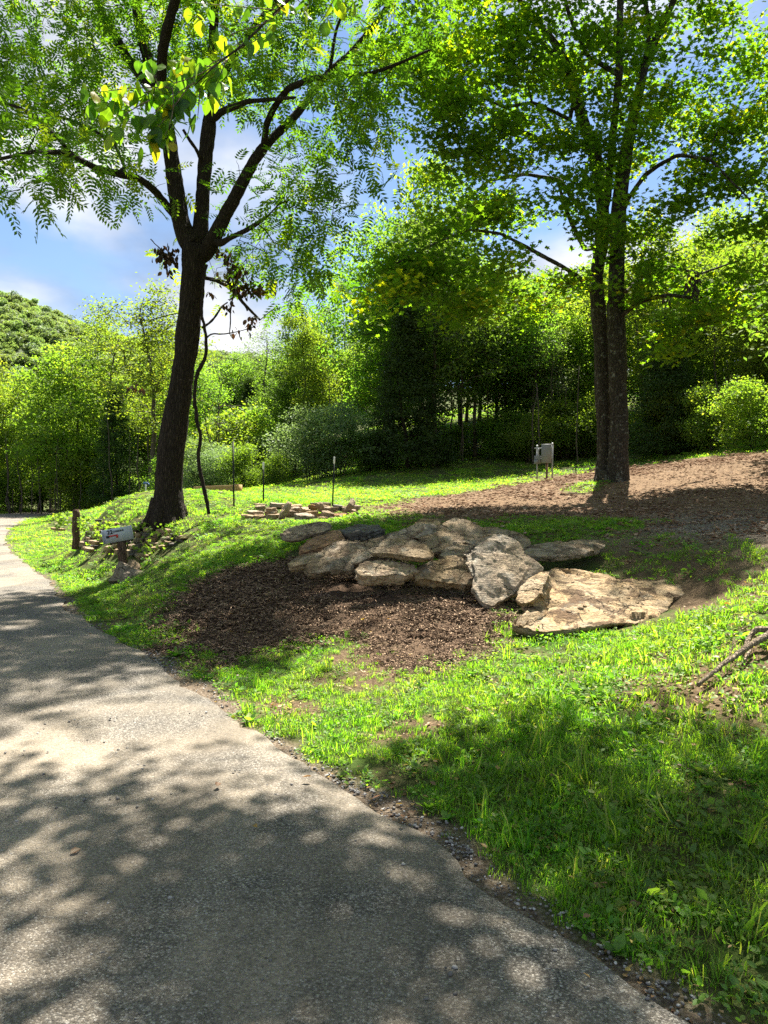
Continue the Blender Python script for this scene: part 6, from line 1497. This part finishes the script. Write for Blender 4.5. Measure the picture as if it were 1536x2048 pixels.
TALL = [blade_tuft(20 + i, 14, 0.13, 0.03, 0.005, 0.7) for i in range(4)]
WEED = [weed_clump(30 + i, 34, 0.04, 0.08, 0.022) for i in range(4)] + [weed_clump(40 + i, 20, 0.05, 0.07, 0.034) for i in range(3)]
ROS = [rosette(50 + i, 9, 0.065) for i in range(4)]
FARG = [blade_tuft(60 + i, 44, 0.10, 0.20, 0.014, 0.8) for i in range(3)] + [weed_clump(70 + i, 34, 0.07, 0.2, 0.06) for i in range(2)]
PX_HERB = [(560, 1010), (760, 985)]
def band(y0, y1, dens, seed):
    rg_ = np.random.default_rng(seed); xl = -(0.56 * y1 + 1.2); xr = 0.56 * y1 + 2.5; n = int((y1 - y0) * (xr - xl) * dens); P = np.stack([rg_.uniform(xl, xr, n), rg_.uniform(y0, y1, n)], 1)
    P = P[(P[:, 0] > -(0.56 * P[:, 1] + 1.2)) & (P[:, 0] < 0.56 * P[:, 1] + 2.5)]
    return P, rg_
# nothing grows under the stones
bpy.context.view_layer.update(); XC = []
for o in bpy.data.objects:
    if o.type == 'MESH' and o.name.split('.')[0] in ('boulder', 'stone') and o.users_collection:
        bb = np.array([tuple(o.matrix_world @ Vector(c)) for c in o.bound_box]); mn, mxx = bb.min(0), bb.max(0); hx_, hy_ = (mxx - mn)[:2] / 2; cx, cy = ((mxx + mn) / 2)[:2]
        XC.append((cx, cy, max(hx_ * 0.86, 0.05), max(hy_ * 0.8, 0.05), o.name.startswith('stone') and 0.12 or 0.0))
for u_, v_ in [(1396, 1398), (1415, 1384), (1435, 1372), (1455, 1356), (1475, 1343), (1495, 1330), (1515, 1318), (1536, 1304), (1500, 1320), (1520, 1330), (1480, 1350), (1460, 1365)]:
    q_ = gpx([(u_, v_)])[0]; XC.append((q_[0], q_[1], 0.05, 0.06, 0.0))
XC = np.array(XC)
WALLZ = gpx([(98, 1034), (150, 1034), (200, 1036), (262, 1046), (330, 1054), (352, 1066), (340, 1080), (270, 1082), (205, 1074), (150, 1066), (98, 1052)])
def clear_of_stones(P):
    r = ~inpoly(P, WALLZ) | (np.random.default_rng(3).random(len(P)) < 0.06)
    for cx, cy, a_, b_, ex_ in XC:
        r &= ((P[:, 0] - cx) / (a_ + 0.02 + ex_ * 0.3)) ** 2 + ((P[:, 1] - cy + ex_) / (b_ + 0.02 + ex_)) ** 2 > 1
    return r
def cover(P, rg_, keep_fn):
    mu, di, sh, ba = masks(P); rd = road_d(P); p = keep_fn(mu, di, sh, ba, rd); P = P[rg_.random(len(P)) < p]; return P[clear_of_stones(P)]
def P3z(P): return np.column_stack([P, H(P) + 0.0])
def shoulder(rd, lo, hi): return np.clip((rd - lo) / (hi - lo), 0, 1)
def do_scatter(name, bands, protos, fn, s0, s1, label, tilt=0.15, dz=0.0, ymult=None):
    Ps = []; Sc = []
    for y0, y1, dens, sc in bands:
        P, rg_ = band(y0, y1, dens, int(y0 * 100) + len(name) * 7 + int(dens)); P = cover(P, rg_, fn); Ps.append(P); Sc.append(np.full(len(P), sc))
    P = np.concatenate(Ps); Sc = np.concatenate(Sc); rg_ = np.random.default_rng(len(P))
    if name in ('short_grass', 'tall_grass'):
        kp = rg_.random(len(P)) < np.clip(0.78 + 0.9 * patchy(P, 1.4, 61), 0.12, 1); P = P[kp]; Sc = Sc[kp]
    n3 = fbm(np.column_stack([P, np.zeros(len(P))]), 0.8, 3, 55)
    Q = P3z(P); Q[:, 2] += dz
    return scatter(name, Q, protos, rg_.uniform(0, 6.28, len(P)), Sc * rg_.uniform(s0, s1, len(P)) * (1 + 0.35 * n3), tilt=rg_.normal(0, tilt, (len(P), 2)), label=label, zs=np.interp(P[:, 1], [0, 7, 13, 20, 60], [1, 1, 0.6, 0.42, 0.6]))
def patchy(P, f, s): return fbm(np.column_stack([P, np.zeros(len(P))]), f, 3, s)
g_fn = lambda mu, di, sh, ba, rd: np.clip(1 - mu * 1.1, 0, 1) * np.clip(1 - di * 1.15, 0, 1) * (1 - 0.97 * sh) * (1 - 0.65 * ba) * (rd > 0.03)
do_scatter('short_grass', [(1.6, 5, 480, 1.0), (5, 8, 320, 1.1), (8, 13, 190, 1.3), (13, 20, 105, 1.7)], SHORT, g_fn, 0.55, 1.15, 'short grass on the verge and bank')
do_scatter('tall_grass', [(1.6, 5, 16, 1.0), (5, 8, 14, 1.0), (8, 13, 2.5, 1.0)], TALL, g_fn, 0.7, 1.4, 'taller grass blades in the verge', 0.25)
do_scatter('low_weeds', [(1.6, 5, 80, 0.8), (5, 8, 80, 0.9), (8, 13, 60, 1.2), (13, 20, 26, 1.5)], WEED, g_fn, 0.7, 1.35, 'small-leaved weeds among the grass')
do_scatter('broad_weeds', [(1.6, 5, 6, 0.8), (5, 8, 4, 0.9), (8, 13, 1.5, 1.1)], ROS, lambda mu, di, sh, ba, rd: g_fn(mu, di, sh, ba, rd) * (1 + 2 * (rd < 0.6)), 0.6, 1.3, 'broad-leaved weed rosettes near the road')
do_scatter('meadow_grass', [(19.5, 30, 14, 1.0), (30, 45, 7, 1.3), (45, 66, 3.5, 1.8)], FARG, g_fn, 0.8, 1.3, 'grass of the far lawn')
# litter, chips, gravel
def leaf_bits(seed, n, rad, ls):
    rg_ = np.random.default_rng(seed); P = np.stack([rg_.normal(0, rad, n), rg_.normal(0, rad, n), rg_.uniform(0.002, 0.014, n)], 1)
    V, F, tt = stamp(*T_OVAL, P, rotmats(n, rg_, 1.6), ls * rg_.uniform(0.5, 1.3, n), rg_.random(n)); V = V.copy(); V[:, 2] = np.maximum(V[:, 2], 0.001)
    return mesh('dry_leaf_bits', V, F, M['leaf_litter'], va={'tint': tt})
def chips(seed, n, rad, L, w, mat):
    rg_ = np.random.default_rng(seed); m_ = MB()
    for i in range(n):
        a = rg_.uniform(0, PI); R = np.array(Matrix.Rotation(a, 3, 'Z') @ Matrix.Rotation(rg_.normal(0, 0.3), 3, 'Y')); m_.box((rg_.normal(0, rad), rg_.normal(0, rad), rg_.uniform(0, 0.02)), (L * rg_.uniform(.4, 1.4), w * rg_.uniform(.5, 1.4), 0.003), R)
    V = np.concatenate(m_.V); tt = np.repeat(rg_.random(n), 8); return mesh('wood_chips', V, _ragged(m_.F), mat, va={'tint': tt})
def pebbles(seed, n, rad, s, mat):
    rg_ = np.random.default_rng(seed); t = (1 + 5 ** .5) / 2
    ico = np.array([(-1, t, 0), (1, t, 0), (-1, -t, 0), (1, -t, 0), (0, -1, t), (0, 1, t), (0, -1, -t), (0, 1, -t), (t, 0, -1), (t, 0, 1), (-t, 0, -1), (-t, 0, 1)]) / 1.9
    fs = [(0, 11, 5), (0, 5, 1), (0, 1, 7), (0, 7, 10), (0, 10, 11), (1, 5, 9), (5, 11, 4), (11, 10, 2), (10, 7, 6), (7, 1, 8), (3, 9, 4), (3, 4, 2), (3, 2, 6), (3, 6, 8), (3, 8, 9), (4, 9, 5), (2, 4, 11), (6, 2, 10), (8, 6, 7), (9, 8, 1)]
    P = np.stack([rg_.normal(0, rad, n), rg_.normal(0, rad, n), np.full(n, s * 0.12)], 1); V, F, tt = stamp(ico * [1, 0.75, 0.5] * (1 + 0.15 * rg_.normal(size=(12, 1))), fs, P, rotmats(n, rg_, 3), s / 2 * rg_.uniform(0.5, 1.5, n), rg_.random(n))
    return mesh('pebbles', V, F, mat, va={'tint': tt})
cm = new_mat('bark mulch chip'); b = NB(cm); c = b.ramp(b.attr('tint').outputs['Fac'], [(0.0, (0.04, 0.025, 0.016)), (0.6, (0.15, 0.095, 0.06)), (1.0, (0.40, 0.28, 0.18))]); b.out(b.bsdf(c, 0.9, None, 0.15))
pm = new_mat('limestone pebble'); b = NB(pm); c = b.ramp(b.attr('tint').outputs['Fac'], [(0.0, (0.10, 0.09, 0.08)), (0.6, (0.26, 0.24, 0.22)), (1.0, (0.55, 0.52, 0.47))]); b.out(b.bsdf(c, 0.85, None, 0.25))
dm = new_mat('dirt clod'); b = NB(dm); c = b.ramp(b.attr('tint').outputs['Fac'], [(0.0, (0.09, 0.05, 0.028)), (0.7, (0.25, 0.15, 0.09)), (1.0, (0.42, 0.32, 0.23))]); b.out(b.bsdf(c, 0.95, None, 0.1))
CH = [chips(i, 40, 0.075, 0.040, 0.008, cm) for i in range(5)]; LF = [leaf_bits(i, 12, 0.10, 0.032) for i in range(4)]; LF2 = [leaf_bits(10 + i, 3, 0.05, 0.055) for i in range(5)]
PB = [pebbles(i, 14, 0.05, 0.014, pm) for i in range(4)]; PB2 = [pebbles(10 + i, 3, 0.12, 0.016, pm) for i in range(4)]; CL = [pebbles(20 + i, 12, 0.14, 0.035, dm) for i in range(4)]
do_scatter('bark_mulch', [(5.5, 13, 190, 1.0)], CH, lambda mu, di, sh, ba, rd: mu * 1.0, 0.8, 1.3, 'shredded bark mulch in the hollow', 0.1, 0.004)
do_scatter('dry_leaf_litter', [(1.6, 6, 22, 1.0), (6, 13, 11, 1.1), (13, 18, 3, 1.3)], LF, lambda mu, di, sh, ba, rd: np.clip(0.32 + 0.6 * ba + 0.1 * (rd < 0.5) + 0.25 * mu, 0, 1) * (rd > 0.0) * (1 - di * 0.8), 0.6, 1.2, 'dry brown leaf litter', 0.1, 0.004)
do_scatter('loose_gravel', [(1.6, 5, 130, 1.0), (5, 9, 80, 1.1), (9, 16, 30, 1.4)], PB, lambda mu, di, sh, ba, rd: np.clip(np.exp(-((rd - 0.06) / 0.12) ** 2) * np.where(rd > -0.05, 0.8, 0.35), 0, 1) + 0.5 * di * 0, 0.7, 1.3, 'loose gravel along the road edge', 0.05, 0.006)
do_scatter('driveway_clods', [(9, 16, 45, 1.0), (16, 24, 20, 1.4), (24, 36, 8, 1.9)], CL, lambda mu, di, sh, ba, rd: di * 0.9, 0.5, 1.5, 'clods and pebbles on the driveway dirt', 0.1, 0.0)
# stones scattered over the lane
rg_ = np.random.default_rng(8); n = 900; s = rg_.uniform(0, 1, n) ** 1.5; idx = (s * 160 + 18).astype(int); idx = np.clip(idx, 0, len(RE) - 1); of = rg_.uniform(0.15, ROADW - 0.3, n); Q = RE[idx] + RN[idx] * of[:, None] + rg_.normal(0, 0.05, (n, 2))
zc = 0.03 * (1 - ((of - ROADW / 2) / (ROADW / 2)) ** 2)
scatter('road_pebbles', np.column_stack([Q, zc + 0.001]), PB2, rg_.uniform(0, 6.28, n), rg_.uniform(0.4, 1.2, n), label='small pale stones lying loose on the lane')
# single fallen leaves one can pick out
def road_z(u, v):
    d = pdir(u, v); t = (0.026 - CAMZ) / d[2]; return np.array([d[0] * t, d[1] * t, 0.03])
dl = [(433, 1577, 0, 'curled brown leaf lying in sun on the lane'), (624, 1556, 0, 'rusty brown leaf near the grass edge on the lane'), (507, 1654, 1, 'small yellow leaf in dappled sun on the lane'), (140, 1712, 0, 'dark brown leaf in shade at the left of the lane'),
      (968, 1652, 1, 'tan rolled leaf at the foot of a grass tuft by the lane'), (1240, 1866, 1, 'pale yellow leaf on the gravel edge, lower right'), (1258, 1868, 0, 'reddish leaf beside the pale yellow one, lower right'), (1396, 1978, 0, 'rusty leaf lying on gravel at the bottom right'),
      (728, 1248, 1, 'yellow leaf in the middle of the mulch'), (1180, 1798, 0, 'reddish curled leaf at the verge, lower right')]
for k, (u, v, y, lab) in enumerate(dl):
    q = road_z(u, v) if road_d(gpx([(u, v)]))[0] < 0 else gp(u, v, 0.02)
    o = link('fallen_leaf', mesh('fallen_leaf', T_OVAL[0] * [1, 1, 2.2] * 0.055 * (0.7 if k == 2 else 1), _ragged(T_OVAL[1]), M['leaf_litter'], va={'tint': np.full(7, 0.97 if y else 0.35)}), loc=tuple(q + [0, 0, 0.006]), rot=(0.2, 0.3, k * 1.9))
    tag(o, lab, 'leaf')
# ivy on the wall
cs = []
rg_ = np.random.default_rng(12)
for u, v, Y, ru, rv, n in [(200, 1060, 14.9, 14, 16, 70), (225, 1075, 14.4, 12, 18, 90), (290, 1092, 13.7, 26, 14, 50), (125, 1042, 17.0, 18, 8, 160), (168, 1048, 15.8, 10, 10, 100), (340, 1062, 13.8, 30, 10, 60), (262, 1052, 14.5, 26, 6, 60), (300, 1104, 13.4, 14, 8, 20)]:
    c = W(u, v, Y - 0.25); cs.append(c + rg_.normal(size=(n, 3)) * np.array([ru * 0.0075, 0.14, rv * 0.0075]))
c = np.concatenate(cs); n = len(c); V, F, tt = stamp(*T_MAPLE, c, rotmats(n, rg_, 0.2), rg_.uniform(0.04, 0.08, n), rg_.random(n) * 0.9)
org = W(230, 1090, 14.6); o = link('ivy', mesh('ivy', V - org, F, M['leaf_mid'], va={'tint': tt}), loc=tuple(org)); tag(o, 'ivy trailing over the stones of the low wall', 'ivy', kind='stuff')
